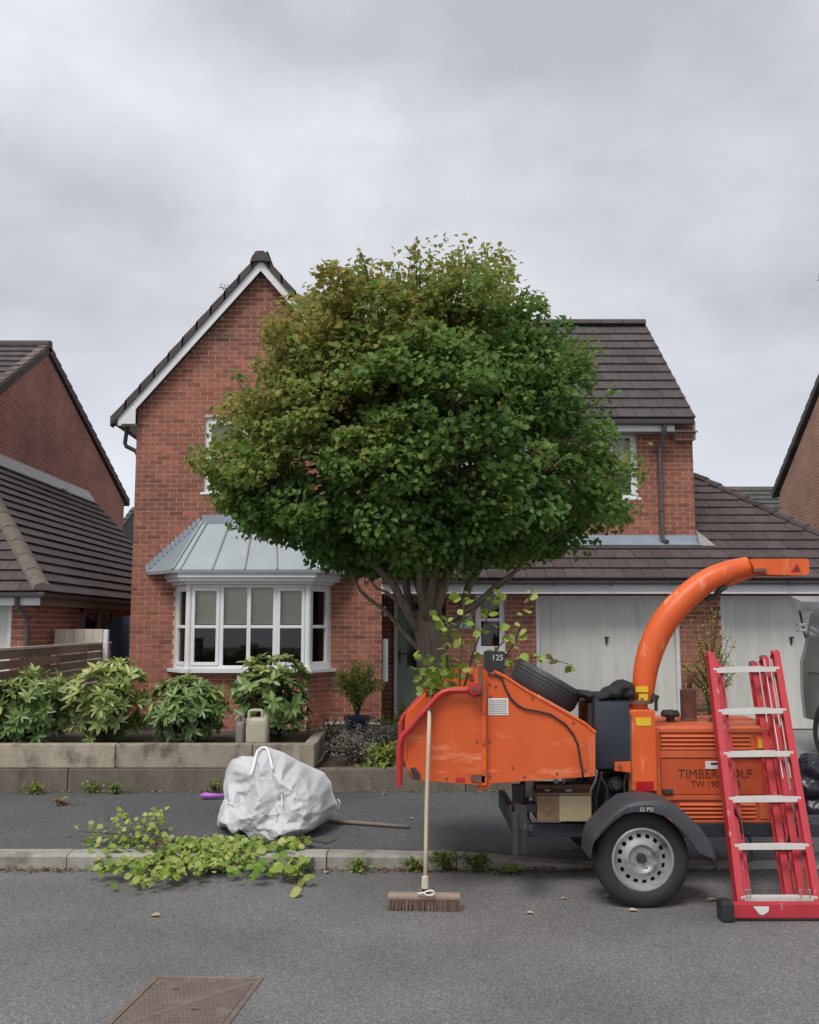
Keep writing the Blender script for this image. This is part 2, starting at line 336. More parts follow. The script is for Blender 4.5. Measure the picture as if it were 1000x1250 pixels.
def text_obj(name, body, size, T, m, parent, sx=1, align='LEFT', depth=.0008, serif=False):
    c = bpy.data.curves.new(name, 'FONT'); c.body = body; c.size = size; c.extrude = depth; c.align_x = align; c.resolution_u = 3
    if serif: c.offset = 0
    t = bpy.data.objects.new(name, c); COL.objects.link(t); dg = bpy.context.evaluated_depsgraph_get(); dg.update()
    me = bpy.data.meshes.new_from_object(t.evaluated_get(dg)); bpy.data.objects.remove(t)
    M = T @ Matrix.Diagonal((sx, 1, 1, 1)); me.transform(Matrix.Translation(-BASE[parent.name]) @ M)
    me.materials.clear(); me.materials.append(MATS[m]); o = bpy.data.objects.new(name, me); COL.objects.link(o); o.parent = parent
    return o
FACE = lambda p: Matrix.Translation(p) @ Matrix.Rotation(math.pi/2, 4, 'X')     # text standing upright, facing the street

# leaves ------------------------------------------------
def leaf_arrays(P, D, Nn, S, wid=.8, fold=.12):
    """P centres, D length directions, Nn normals, S sizes -> verts, faces; pointed oval of 6 points bent along its rib"""
    D = D/np.linalg.norm(D, axis=1, keepdims=True); Nn = Nn-D*(Nn*D).sum(1, keepdims=True); Nn /= np.linalg.norm(Nn, axis=1, keepdims=True)+1e-9
    X = np.cross(D, Nn); S = S[:, None]
    pts = [(-.5, 0, 0), (-.12, -.5*wid, fold), (.22, -.36*wid, fold*.8), (.5, 0, -.06), (.22, .36*wid, fold*.8), (-.12, .5*wid, fold)]
    V = np.stack([P+S*(D*a+X*b+Nn*c) for a, b, c in pts], 1)
    n = len(P); i = (np.arange(n)*6)[:, None]
    Fs = np.concatenate([i+np.array([0, 1, 2, 3]), i+np.array([0, 3, 4, 5])], 0)
    return V.reshape(-1, 3), Fs
def leaves(name, P, D, Nn, S, vals, m, parent, wid=.8, kind='stuff', base=None):
    P = np.asarray(P, float)
    V, Fs = leaf_arrays(P, np.asarray(D, float), np.asarray(Nn, float), np.asarray(S, float), wid)
    b = np.array(BASE[parent.name]) if parent is not None else np.array(base if base is not None else (P.mean(0)[0], P.mean(0)[1], P[:, 2].min()))
    me = bpy.data.meshes.new(name); me.vertices.add(len(V)); me.vertices.foreach_set('co', (V-b).ravel())
    nf = len(Fs); me.loops.add(nf*4); me.loops.foreach_set('vertex_index', Fs.ravel()); me.polygons.add(nf)
    me.polygons.foreach_set('loop_start', np.arange(nf)*4); me.polygons.foreach_set('loop_total', np.full(nf, 4))
    me.update(calc_edges=True); me.materials.append(MATS[m])
    at = me.attributes.new('v', 'FLOAT', 'FACE'); at.data.foreach_set('value', np.tile(np.asarray(vals, float), 2))
    o = bpy.data.objects.new(name, me); COL.objects.link(o)
    if parent is not None: o.parent = parent; BASE[o.name] = Vector(b)
    else: o.location = b; BASE[o.name] = Vector(b)
    if kind: o['kind'] = kind
    return o
def rnd(n): 
    v = np.random.normal(size=(n, 3)); return v/np.linalg.norm(v, axis=1, keepdims=True)

# ============================================================ THE SETTING
def struct(name, mb, m, **k): return tag(mb.build(name, m, None, base=(0, 0, 0), **k), kind='structure')
KY = 6.46; KT = KY+.15; PB = 8.93; GZ = .10
struct('ground', MB().add([(-400, -60, -.32), (400, -60, -.32), (400, 600, -.32), (-400, 600, -.32)], [(0, 1, 2, 3)]), 'ground')
struct('road', MB().add([(-60, -30, 0), (60, -30, 0), (60, KY+.01, 0), (-60, KY+.01, 0)], [(0, 1, 2, 3)]), 'road_asphalt')
def dropz(x):                        # kerb top height: drops to 25 mm at the driveway
    t = min(max((x-.05)/1.15, 0), 1); return .105-.08*t*t*(3-2*t)
mb = MB(); xs = [-60, -20]+[-8+.4*i for i in range(41)]+[20, 60]; ys = [KT, KT+.35, KT+.9, PB-.3, PB+.05]
vs = []
for j, y in enumerate(ys):
    for x in xs: t = min((y-KT)/1.1, 1); vs.append((x, y, dropz(x)*(1-t)+GZ*t-.004))
nx = len(xs); mb.add(vs, [(j*nx+i, j*nx+i+1, (j+1)*nx+i+1, (j+1)*nx+i) for j in range(len(ys)-1) for i in range(nx-1)])
struct('pavement', mb, 'path_asphalt')
struct('garden_ground', MB().add([(-60, PB+.05, GZ-.006), (.9, PB+.05, GZ-.006), (.9, 40, GZ-.006), (-60, 40, GZ-.006)], [(0, 1, 2, 3)]), 'ground')
struct('driveway', MB().add([(.9, PB+.05, GZ-.002), (9, PB+.05, GZ-.002), (9, 40, GZ-.002), (.9, 40, GZ-.002)], [(0, 1, 2, 3)]), 'drive')
struct('neighbour_driveway', MB().add([(-16, PB+.05, GZ), (-4.75, PB+.05, GZ), (-4.75, 30, GZ), (-16, 30, GZ)], [(0, 1, 2, 3)]), 'drive')
# kerb: one kerbstone after another
kb = struct('kerb', MB().box(-60, 60, KY+.015, KT-.005, -.15, .012), 'kerb')
x = -7.9; k = 0
while x < 7.6:
    z0, z1 = dropz(x), dropz(x+.915); j = random.uniform(-.004, .004); y0 = KY+j; x1 = x+.907
    c = .018
    m = MB(); P = [(y0, -.05), (y0, -c), (y0+c, 0), (KT+j, 0), (KT+j, -.05)]
    vs = []
    for xx, zz in ((x, z0), (x1, z1)):
        for i, (yy, dz) in enumerate(P): vs.append((xx, yy, -.05 if i in (0, 4) else zz+dz))
    m.add(vs, [(4, 3, 2, 1, 0), (5, 6, 7, 8, 9)]+[(i, (i+1) % 5, 5+(i+1) % 5, 5+i) for i in range(5)])
    m.build('kerbstone', 'kerb', kb); x += .915

# ============================================================ BRICKS
def brick_kit(m):
    e = .006; w_, h_ = 1.0, .065
    vs = [(0, 0, 0), (w_, 0, 0), (w_, 0, h_), (0, 0, h_), (0, .012, 0), (w_, .012, 0), (w_, .012, h_), (0, .012, h_)]
    return variants('brick', vs, [(0, 1, 2, 3), (0, 4, 5, 1), (3, 2, 6, 7), (0, 3, 7, 4), (1, 5, 6, 2)], m, 9)
KIT_BRICK = brick_kit('brick')
def lay_bricks(T, x0, x1, z0, z1, holes=(), clip=None, phase=0):
    """rows of stretcher bond on the local plane y=0 (front towards -y); clip(z)->(xa,xb)"""
    out = []; r0 = int(math.floor(z0/.075)); r = r0
    while r*.075 < z1-.02:
        z = r*.075+.005
        if z >= z0-.03:
            a, b = x0, x1
            if clip:
                c = clip(z+.03); a, b = max(a, c[0]), min(b, c[1])
            iv = [(a, b)] if b > a else []
            for hx0, hx1, hz0, hz1 in holes:
                if hz0-.02 < z+.03 < hz1+.02:
                    nv = []
                    for p, q in iv:
                        if hx0 > p: nv.append((p, min(q, hx0)))
                        if hx1 < q: nv.append((max(p, hx1), q))
                    iv = [(p, q) for p, q in nv if q-p > .02]
            off = (.1125 if r % 2 else 0)+phase
            for p, q in iv:
                i = math.floor((p-off)/.225)
                while i*.225+off < q:
                    s = max(p, i*.225+off+.005); t = min(q, (i+1)*.225+off-.005)
                    if t-s > .03:
                        v = min(max(random.gauss(.5, .22), 0), 1)
                        M = T @ Matrix.Translation((s, -.0032-random.uniform(0, .0018), z)) @ Matrix.Diagonal((t-s, 1, 1, 1))
                        out.append((M, v))
                    i += 1
        r += 1
    return out
def wall_mesh(T, pts, thick=.2, name='wall', m='mortar', parent=None):
    mb = MB(); mb.prism([T @ Vector((x, 0, z)) for x, z in pts], (T.to_3x3() @ Vector((0, thick, 0)))); return mb.build(name, m, parent)
def wall_rects(T, x0, x1, z0, z1, holes, thick=.2, mb=None):
    """a wall with rectangular holes as boxes on local plane y=0"""
    mb = mb or MB(); zs = sorted({z0, z1, *[min(max(h[2], z0), z1) for h in holes], *[min(max(h[3], z0), z1) for h in holes]})
    for a, b in zip(zs, zs[1:]):
        if b-a < 1e-4: continue
        iv = [(x0, x1)]
        for h in holes:
            if h[2] < (a+b)/2 < h[3]:
                nv = []
                for p, q in iv:
                    if h[0] > p: nv.append((p, min(q, h[0])))
                    if h[1] < q: nv.append((max(p, h[1]), q))
                iv = [(p, q) for p, q in nv if q-p > 1e-3]
        for p, q in iv: mb.box(p, q, 0, thick, a, b, T)
    return mb

# ============================================================ THE HOUSE
YG = 14.0
XL = W(158.5, 780, YG).x; XR = W(465.5, 780, YG).x            # the gable wall's edges
apex = W(314, 332, YG); XM = (XL+XR)/2; eaveL = W(167, 520, YG); ZBX = eaveL.z
ZA = apex.z; SL = 1.175; ZE = ZA-SL*(XM-XL)
YU = 14.65; XUR = W(847.3, 600, YU).x; ZUE = W(800, 522, YU).z
house = thing('detached_house', (0, 15, GZ), 'red brick house behind the tree with steep gable, bay window and white garage doors', 'house')
I4 = Matrix.Identity(4); TG = Matrix.Translation((0, YG, 0))
# upper left window
u1 = W(247.5, 508, YG); u2 = W(247.5, 603, YG)
wU = (W(249, 550, YG).x, W(249, 550, YG).x+1.22, u2.z+.03, u1.z-.02)
# bay opening
BX0 = W(212.5, 770, YG).x; BX1 = W(404, 770, YG).x; BZ0 = W(300, 817, 13.5).z; BZ1 = W(300, 713, 13.5).z
bayhole = (BX0+.06, BX1-.06, BZ0-.02, BZ1+.1)
wallG = MB(); wall_rects(TG, XL, XR, -.1, ZE, [wU, bayhole], .25, wallG)
wallG.prism([(XL, YG, ZE), (XR, YG, ZE), (XM, YG, ZA)], (0, .25, 0))
wallG.box(XL, XL+.25, YG+.25, 22, -.1, ZE); wallG.box(XR-.25, XR, YG+.25, 16, -.1, ZE)
wG = wallG.build('wall', 'mortar', house)
bricks = lay_bricks(TG, XL, XR, 0, ZA, [wU, (BX0-.0, BX1+.0, BZ0-.02, BZ1+.1)], clip=lambda z: (XL, XR) if z < ZE else (XL+(z-ZE)/SL, XR-(z-ZE)/SL))
bricks += lay_bricks(frame((XR, YG+.0, 0), (0, 1, 0), (1, 0, 0)), 0.0, .95, 0, 2.6)
bricks += lay_bricks(frame((XL, 20, 0), (0, -1, 0), (-1, 0, 0)), 0.0, 5.99, 0, ZE)
pieces('brick', bricks, KIT_BRICK, wG, 300)
# white strip and black plinth along the foot of the wall
p = MB().box(XL-.02, XR, YG-.06, YG-.0135, GZ-.1, .20); p.build('plinth', 'grey_plastic', house)
MB().box(XL-.3, XR, YG-.075, YG-.02, .203, .235).build('plinth_trim', 'fascia', house)

# windows --------------------------------------------------------------
def window(parent, T, x0, x1, z0, z1, cols, rows, fr=.055, dep=.07, sash=(), blind=None, name='window', room=True, sill=True, glass='glass'):
    """T local frame; cols/rows = inner dividers as fractions; sash = column numbers with a sub frame; blind=(fraction)"""
    mb = MB(); y = .02
    mb.box(x0, x1, y, y+dep, z0, z0+fr, T, bev=.006); mb.box(x0, x1, y, y+dep, z1-fr, z1, T, bev=.006)
    mb.box(x0, x0+fr, y+.001, y+dep-.001, z0+fr-.004, z1-fr+.004, T, bev=.006); mb.box(x1-fr, x1, y+.001, y+dep-.001, z0+fr-.004, z1-fr+.004, T, bev=.006)
    ix0, ix1, iz0, iz1 = x0+fr, x1-fr, z0+fr, z1-fr
    cx = [ix0]+[ix0+(ix1-ix0)*c for c in cols]+[ix1]; rz = [iz0]+[iz0+(iz1-iz0)*r for r in rows]+[iz1]
    for c in cx[1:-1]: mb.box(c-.03, c+.03, y-.002, y+dep-.004, iz0-.003, iz1+.003, T, bev=.006)
    for i in range(len(cx)-1):
        a = cx[i]+(.03 if i else 0); b = cx[i+1]-(.03 if i < len(cx)-2 else 0)
        if i in sash:
            s = .052; q = y-.014
            mb.box(a+.002, b-.002, q, q+.05, iz0+.002, iz0+s, T, bev=.005); mb.box(a+.002, b-.002, q, q+.05, iz1-s, iz1-.002, T, bev=.005)
            mb.box(a+.002, a+s, q+.001, q+.049, iz0+s-.003, iz1-s+.003, T, bev=.005); mb.box(b-s, b-.002, q+.001, q+.049, iz0+s-.003, iz1-s+.003, T, bev=.005)
        for r in rz[1:-1]: mb.box(a, b, y+.003 if i not in sash else y-.009, y+dep-.006, r-.024, r+.024, T, bev=.005)
    wo = mb.build(name, 'white_pvc', parent)
    for i in range(len(cx)-1):
        for j in range(len(rz)-1):
            MB().box(cx[i]+.02, cx[i+1]-.02, y+.03, y+.036, rz[j]+.01, rz[j+1]-.01, T).build('pane', glass, wo)
    if sill: MB().box(x0-.04, x1+.04, -.05, y+.02, z0-.045, z0-.002, T, bev=.01).build('sill', 'white_pvc', wo)
    if blind:
        bb = MB(); bz = z1-(z1-z0)*blind; n = 40
        a = T.to_3x3(); vs = []; 
        for k in range(n+1): vs += [(x0+.03, y+.12+(.008 if k % 2 else 0), z1-(z1-bz)*k/n), (x1-.03, y+.12+(.008 if k % 2 else 0), z1-(z1-bz)*k/n)]
        bb.add(vs, [(2*k, 2*k+1, 2*k+3, 2*k+2) for k in range(n)], T); bb.build('blind', 'blind', wo)
    if room:
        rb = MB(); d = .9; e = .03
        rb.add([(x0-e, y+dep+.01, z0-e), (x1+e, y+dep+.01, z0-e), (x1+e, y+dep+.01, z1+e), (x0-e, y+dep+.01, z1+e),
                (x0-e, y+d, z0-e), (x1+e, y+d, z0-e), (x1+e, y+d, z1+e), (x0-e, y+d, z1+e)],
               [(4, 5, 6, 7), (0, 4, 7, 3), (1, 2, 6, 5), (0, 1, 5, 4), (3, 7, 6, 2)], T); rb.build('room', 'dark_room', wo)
    return wo
window(house, TG @ Matrix.Translation((0, .03, 0)), *wU[:2], wU[2], wU[3], [.5], [.56], sash=(0, 1), blind=.35)

# the bay --------------------------------------------------------------
YB = 13.59
fx0 = W(229, 770, YB).x; fx1 = W(376, 770, YB).x
front = frame((0, YB, 0), (1, 0, 0), (0, -1, 0))
xa = W(268, 770, YB).x-fx0; 
Tf = Matrix.Translation((fx0, YB, 0)); wd = fx1-fx0
f1 = .265; f2 = .505; f3 = .735
def bay_pane(T, x0, x1, cols, sash, **k): return window(house, T, x0, x1, BZ0+.0, BZ1, cols, [.497], fr=.05, sash=sash, sill=False, room=False, **k)
# front face: casement | fixed pair | casement
bw = bay_pane(Tf, 0, wd, [f1, f2, f3], (0, 3))
def side(Pa, Pb):
    d = Vector((Pb[0]-Pa[0], Pb[1]-Pa[1], 0)); n = Vector((d.y, -d.x, 0)); return frame((Pa[0], Pa[1], 0), d, n), d.length
TsL, lL = side((BX0, YG), (fx0, YB)); TsR, lR = side((fx1, YB), (BX1, YG))
bay_pane(TsL, .0, lL-.01, [], (0,)); bay_pane(TsR, .01, lR, [], (0,))
# corner posts, head blind, sill, cornice, roof, brick base
mb = MB()
for x_ in (fx0, fx1): mb.tube([(x_+(.004 if x_ == fx0 else -.004), YB+.04, BZ0), (x_+(.004 if x_ == fx0 else -.004), YB+.04, BZ1)], .05, 10)
mb.build('corner_post', 'white_pvc', house, auto=40)
bl = MB(); bzz = BZ1-(BZ1-BZ0)*.47; n = 60; path = [(BX0+.085, YG-.015), (fx0+.04, YB+.105), (fx1-.04, YB+.105), (BX1-.085, YG-.015)]
for (a, b) in zip(path, path[1:]):
    vs = []
    for k in range(n+1):
        z = BZ1-(BZ1-bzz)*k/n; o = .006 if k % 2 else 0; vs += [(a[0], a[1]+o, z), (b[0], b[1]+o, z)]
    bl.add(vs, [(2*k, 2*k+1, 2*k+3, 2*k+2) for k in range(n)])
bl.build('blind', 'blind', house)
rm = MB(); rm.add([(BX0-.3, YG+2.2, BZ0-.4), (BX1+.3, YG+2.2, BZ0-.4), (BX1+.3, YG+2.2, BZ1+.2), (BX0-.3, YG+2.2, BZ1+.2), (BX0-.3, YG+.26, BZ0-.4), (BX1+.3, YG+.26, BZ0-.4), (BX1+.3, YG+.26, BZ1+.2), (BX0-.3, YG+.26, BZ1+.2)],
  [(0, 1, 2, 3), (4, 0, 3, 7), (1, 5, 6, 2), (4, 5, 1, 0), (3, 2, 6, 7)]); rm.build('room', 'room_wall', house)
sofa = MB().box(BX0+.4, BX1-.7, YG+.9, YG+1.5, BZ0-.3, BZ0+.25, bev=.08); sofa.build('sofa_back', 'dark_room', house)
def bay_ring(off, z0, z1, back=.0):
    """outline of the bay pushed out by off"""
    c = off*.75
    return [(BX0-off, YG-.015, z0), (fx0-c, YB-off, z0), (fx1+c, YB-off, z0), (BX1+off, YG-.015, z0)], (0, 0, z1-z0)
r_, o_ = bay_ring(.09, BZ0-.055, BZ0-.003); MB().prism(r_, o_).build('sill', 'white_pvc', house)
zc = BZ1
for i, (of, a, b) in enumerate([(.05, zc+.0, zc+.045), (.13, zc+.045, zc+.10), (.17, zc+.10, zc+.165)]):
    r_, o_ = bay_ring(of, a+.001, b); MB().prism(r_, o_).build('cornice', 'white_pvc', house)
ZR0 = zc+.165; et = W(247, 641, YG); ofs = .20
bxl = W(180, 701, YG).x; A0 = Vector((bxl, YG-.012, ZR0)); A1 = Vector((fx0-.2, YB-ofs, ZR0)); A2 = Vector((fx1+.2, YB-ofs, ZR0)); A3 = Vector((BX1+BX0-bxl, YG-.012, ZR0))
B0 = Vector((et.x, YG-.012, et.z)); B1 = Vector((BX0+BX1-et.x, YG-.012, et.z))
rf = MB(); lift = Vector((0, 0, .05))
rf.add([A0, A1, A2, A3, B0, B1, A0+lift, A1+lift, A2+lift, A3+lift, B0+lift, B1+lift], [(6, 7, 10), (7, 8, 11, 10), (8, 9, 11), (0, 1, 7, 6), (1, 2, 8, 7), (2, 3, 9, 8), (3, 2, 1, 0)])
bayroof = rf.build('bay_roof', 'zinc', house)
def seam(P, Q, r=.014): MB().tube([P+lift*1.15, Q+lift*1.15], r, 6).build('roof_seam', 'zinc', bayroof)
for px_ in (220, 259.5, 299, 338.5, 376):
    a = W(px_, 697, YB-ofs); t = (a.x-A1.x)/(A2.x-A1.x)
    seam(Vector((a.x, A1.y, ZR0)), Vector((B0.x+(B1.x-B0.x)*min(max(t*1.0, 0.02), .98), B0.y-.01, B0.z)))
seam(A1, B0, .022); seam(A2, B1, .022)
# stepped lead flashing up the left hip
fl = MB(); d = (B0-A0); n = 13
for i in range(n):
    p = A0+d*(i/n)+Vector((0, 0, .05)); q = A0+d*((i+1)/n)+Vector((0, 0, .05)); s = .10
    fl.prism([(p.x-.02, YG-.03, p.z-.02), (q.x, YG-.03, q.z-.02), (q.x-.05, YG-.03, q.z+s*.75), (p.x-.03, YG-.03, p.z+s)], (0, .012, 0))
fl.build('lead_flashing', 'lead', house)
fl = MB(); d = (B1-A3)
for i in range(n):
    p = A3+d*(i/n)+Vector((0, 0, .05)); q = A3+d*((i+1)/n)+Vector((0, 0, .05)); s = .10
    fl.prism([(p.x+.02, YG-.03, p.z-.02), (q.x, YG-.03, q.z-.02), (q.x+.05, YG-.03, q.z+s*.75), (p.x+.03, YG-.03, p.z+s)], (0, .012, 0))
fl.build('lead_flashing', 'lead', house)
MB().box(B0.x, B1.x, YG-.04, YG-.012, B0.z+.02, B0.z+.16).build('lead_flashing', 'lead', house)
# brick base of the bay
bm_ = MB(); bm_.prism([(BX0+.01, YG, -.1), (fx0+.0, YB+.03, -.1), (fx1-.0, YB+.03, -.1), (BX1-.01, YG, -.1)], (0, 0, BZ0-.06+.1)); bb = bm_.build('bay_base', 'mortar', house)
bk = lay_bricks(Matrix.Translation((fx0, YB+.03, 0)), .0, wd, 0, BZ0-.06); 
for (pa, pb) in (((BX0+.01, YG), (fx0, YB+.03)), ((fx1, YB+.03), (BX1-.01, YG))):
    Tt, ll = side(pa, pb); bk += lay_bricks(Tt, 0, ll, 0, BZ0-.06)
pieces('brick', bk, KIT_BRICK, bb, 300)

# gable roof: barge boards, verge tiles, slopes ------------------------
OV = .28; YV = YG-.16                 # roof front edge
def slope_pt(side_, t, dz=0, y=YV):   # t metres across from the ridge
    return Vector((XM+side_*t, y, ZA-SL*t+dz))
half = (XR-XL)/2; zt = .11
for s_ in (-1, 1):
    o = slope_pt(s_, 0); e_ = half+OV-.02
    MB().prism([slope_pt(s_, 0, .14), slope_pt(s_, e_, .14), slope_pt(s_, e_, .02), slope_pt(s_, e_-.05, -.04), slope_pt(s_, 0, -.04)], (0, .03, 0)).build('barge_board', 'fascia', house)
    # box end at the eave
    x_ = XM+s_*half; MB().prism([(x_-s_*.02, YV-.004, ZE+.06), (x_+s_*(OV-.02), YV-.004, ZE+.10-SL*OV), (x_+s_*(OV-.02), YV-.004, ZBX), (x_-s_*.02, YV-.004, ZBX)], (0, .028, 0)).build('eave_box', 'fascia', house)
    MB().box(min(x_, x_+s_*(OV-.03)), max(x_, x_+s_*(OV-.03)), YV+.03, 22, ZBX+.003, ZBX+.02).build('soffit', 'white_pvc', house)
    g = MB(); gx = x_+s_*(OV+.03); g.tube([(gx, YV-.02, ZBX+.045), (gx, 21.5, ZBX+.045)], .05, 8); g.build('gutter', 'black_plastic', house)
# left downpipe swan neck under the eave
gx = XL-OV-.01
MB().tube([(XL-.17, YG+.05, ZBX+.02), (XL-.175, YG+.05, ZBX-.02), (XL-.20, YG+.05, ZBX-.27), (XL-.18, YG+.05, ZBX-.32), (XL-.02, YG+.05, ZBX-.40), (XL-.03, YG+.3, ZBX-.5), (XL-.05, YG+.35, 0)], .034, 8).build('downpipe', 'black_plastic', house, auto=50)

TW, TE, TT = .30, .335, .028           # tile width, exposure, thickness
def tile_kit(m, w=TW, l=.40, t=TT):
    g = .004
    vs = [(g, 0, 0), (w-g, 0, 0), (w-g, l, 0), (g, l, 0), (g, 0, t), (w-g, 0, t), (w-g, l, t), (g, l, t)]
    return variants('roof_tile', vs, [(4, 5, 6, 7), (0, 1, 5, 4), (0, 4, 7, 3), (1, 2, 6, 5), (3, 7, 6, 2), (0, 3, 2, 1)], m, 7)
KIT_TILE = tile_kit('tile_dark'); KIT_TILE2 = tile_kit('tile'); KIT_TILE3 = tile_kit('tile_grey')
def lay_tiles(O, u, up, rows, xr, keep=None, phase=0, TE=.335):
    """O origin on the eave, u along the eave, up the slope; xr(row)->(x0,x1)"""
    u = Vector(u).normalized(); up = Vector(up).normalized(); n = u.cross(up)
    tilt = Matrix.Rotation(-math.atan(TT*1.15/TE), 4, 'X'); out = []
    B = Matrix.Identity(4)
    for i in range(3): B[i][0] = u[i]; B[i][1] = up[i]; B[i][2] = n[i]
    for r in range(rows):
        x0, x1 = xr(r); k = math.floor(x0/TW)-1; o = (TW/2 if r % 2 else 0)+phase
        k = math.floor((x0-o)/TW)
        while k*TW+o < x1:
            a = max(x0, k*TW+o); b = min(x1, (k+1)*TW+o)
            if b-a > .04:
                P = Vector(O)+u*a+up*(r*TE)+n*(.042+random.uniform(0, .004))
                v = min(max(random.gauss(.5, .22), 0), 1)
                out.append((Matrix.Translation(P) @ B @ tilt @ Matrix.Rotation(random.uniform(-.004, .004), 4, 'Y') @ Matrix.Diagonal(((b-a)/TW, TE/.335, TE/.335 if TE < .3 else 1, 1)), v))
            k += 1
    return out
# gable slopes (run back from the street)
roofG = MB(); LR = math.hypot(half+OV, SL*(half+OV))
for s_ in (-1, 1):
    roofG.prism([slope_pt(s_, -.0, .13, YV+.05), slope_pt(s_, half+OV, .13, YV+.05), slope_pt(s_, half+OV, .15, YV+.05), slope_pt(s_, 0, .15, YV+.05)], (0, 7.4, 0))
rG = roofG.build('roof', 'tile_dark', house)
rows_g = int(LR/TE)+1
allt = []
for s_ in (-1, 1):
    e_ = half+OV+.06; up = Vector((-s_, 0, SL)).normalized()
    u = Vector((0, -s_*-1, 0)) if 0 else Vector((0, -1 if s_ < 0 else 1, 0))
    O = slope_pt(s_, e_, .135, YV+.02 if s_ > 0 else YV+.02+7.3)
    allt += lay_tiles(O, u, up, rows_g, lambda r: (0, 7.3))
pieces('roof_tile', allt, KIT_TILE, rG, 120)
# verge tiles stepping up both slopes and the ridge cap
vt = []
for s_ in (-1, 1):
    n = int(LR/TE)
    for i in range(n+1):
        t0 = (half+OV+.07)*(1-i/(n+.55)); t1 = (half+OV+.07)*(1-(i+1)/(n+.55))
        t1 = max(t1, .0)
        MB().prism([slope_pt(s_, t0+.02, .135, YV-.035), slope_pt(s_, t1, .135, YV-.035), slope_pt(s_, t1-.015, .26, YV-.035), slope_pt(s_, t0+.02, .285, YV-.035)], (0, .16, 0)).build('verge_tile', 'tile_dark', rG)
k = MB(); 
ridge = [(.165, -.05), (.13, .05), (.055, .135), (-.055, .135), (-.13, .05), (-.165, -.05)]
k.prism([(XM+a, YV-.07, ZA+.13+b) for a, b in ridge]+[(XM-.05, YV-.07, ZA+.10), (XM+.05, YV-.07, ZA+.10)], (0, .45, 0)); k.build('ridge_tile', 'tile_dark', rG, auto=30)
k = MB(); k.prism([(XM+a*.95, YV+.38, ZA+.13+b*.95) for a, b in ridge], (0, 7, 0)); k.build('ridge_tile', 'tile_dark', rG, auto=30)

# main part: upper front wall, roof ------------------------------------
TU = Matrix.Translation((0, YU, 0))
wr = (W(752, 560, YU).x-.62, W(778.5, 560, YU).x, W(765, 607, YU).z, W(765, 526, YU).z)
wm = (W(560, 560, YU).x, W(560, 560, YU).x+1.2, wr[2], wr[3])
mw = MB(); wall_rects(TU, XR-.2, XUR, 2.2, ZUE+.25, [wr, wm], .25, mw); mw.box(XUR-.25, XUR, YU+.25, 21, 2.0, ZUE+.2)
# door wall below
dx0 = W(481, 800, 15.0).x; dx1 = W(547.5, 800, 15.0).x
mw.box(XR, dx1+.35, 15.02, 15.2, -.1, 2.7)
wM = mw.build('wall', 'mortar', house)
bm2 = lay_bricks(TU, XR-.05, XUR, 2.9, ZUE+.2, [wr, wm], phase=.06)+lay_bricks(Matrix.Translation((0, 15.02, 0)), XR, dx1+.35, 0, 2.5, [(dx0, dx1, 0, 2.6)])
bm2 += lay_bricks(frame((XUR, YU, 0), (0, 1, 0), (1, 0, 0)), 0, 3, 2.9, ZUE+.2)
pieces('brick', bm2, KIT_BRICK, wM, 300)
window(house, TU @ Matrix.Translation((0, .04, 0)), *wr, [.5], [.5], sash=(0, 1), blind=.55)
window(house, TU @ Matrix.Translation((0, .04, 0)), *wm, [.5], [.5], sash=(0, 1), blind=.45)
# roof slope: eave and ridge from the photograph
YE = YU-.32; ev = W(848, 512, YE); rdp = W(788, 391, YE*1.0)
XE = ev.x; kk = XE/((788-500)/F/(CT-(PY-391)/F*ST)); YR = kk; rz_ = W(788, 400, YR).z
upv = Vector((0, YR-YE, rz_-ev.z)); LM = upv.length; upn = upv.normalized()
roofM = MB(); nrm = Vector((1, 0, 0)).cross(upn)
E0 = Vector((XR-1.6, YE, ev.z)); E1 = Vector((XE, YE, ev.z))
# triangle-ish valley on the left: the slope starts at the gable roof
vx = lambda y: min(XR+OV, XM+(ZA+.15-(ev.z+(y-YE)*upv.z/upv.y))/SL)
pl = [Vector((vx(YE)-.3, YE, ev.z)), E1, E1+upv, Vector((min(vx(YR), XR)-.3, YR, rz_))]
roofM.prism([p-nrm*.02 for p in pl], nrm*.02)
back = [E1+upv, Vector((XE, 2*YR-YE, ev.z)), Vector((XR-3.4, 2*YR-YE, ev.z)), Vector((XR-3.4, YR, rz_))]
roofM.prism(back, (0, 0, .03))
rM = roofM.build('roof', 'tile_dark', house)
nrow = int(round(LM/TE)); TE_ = TE
def xr_main(r):
    y = YE+upv.y*(r+.3)*TE/LM; return (min(vx(y), XR+.4)-.1, XE)
tl = lay_tiles((0, YE-.03, ev.z-.02), (1, 0, 0), upn, nrow, xr_main, phase=.13)
pieces('roof_tile', tl, KIT_TILE, rM, 300)
k = MB()
x_ = XE-.02; prof = [(math.cos(t)*.13, math.sin(t)*.12) for t in [0, .6, 1.2, 1.9, 2.5, 3.14]]
while x_ > XR-3:
    k = MB(); k.prism([(x_, YR+a, rz_+.05+b) for a, b in prof], (-.44, 0, 0)); k.build('ridge_tile', 'tile_dark', rM, auto=30); x_ -= .45
MB().prism([E1+Vector((.0, 0, -.06)), E1+upv+Vector((0, 0, -.06)), E1+upv+Vector((0, 0, .075)), E1+Vector((0, 0, .075))], (-.04, 0, 0)).build('verge_tile', 'tile_dark', rM)
for nm, m, bx in (('fascia', 'fascia', (XR, XE-.32, YE+.04, YE+.065, ev.z-.19, ev.z-.01)), ('soffit', 'soffit', (XR, XUR+.02, YE+.07, YU-.012, ev.z-.19, ev.z-.17)),
                  ('gutter', 'gutter', (XR+.1, XE-.03, YE-.06, YE+.035, ev.z-.09, ev.z-.0))):
    MB().box(*bx, bev=.02 if nm == 'gutter' else 0).build(nm, m, house)
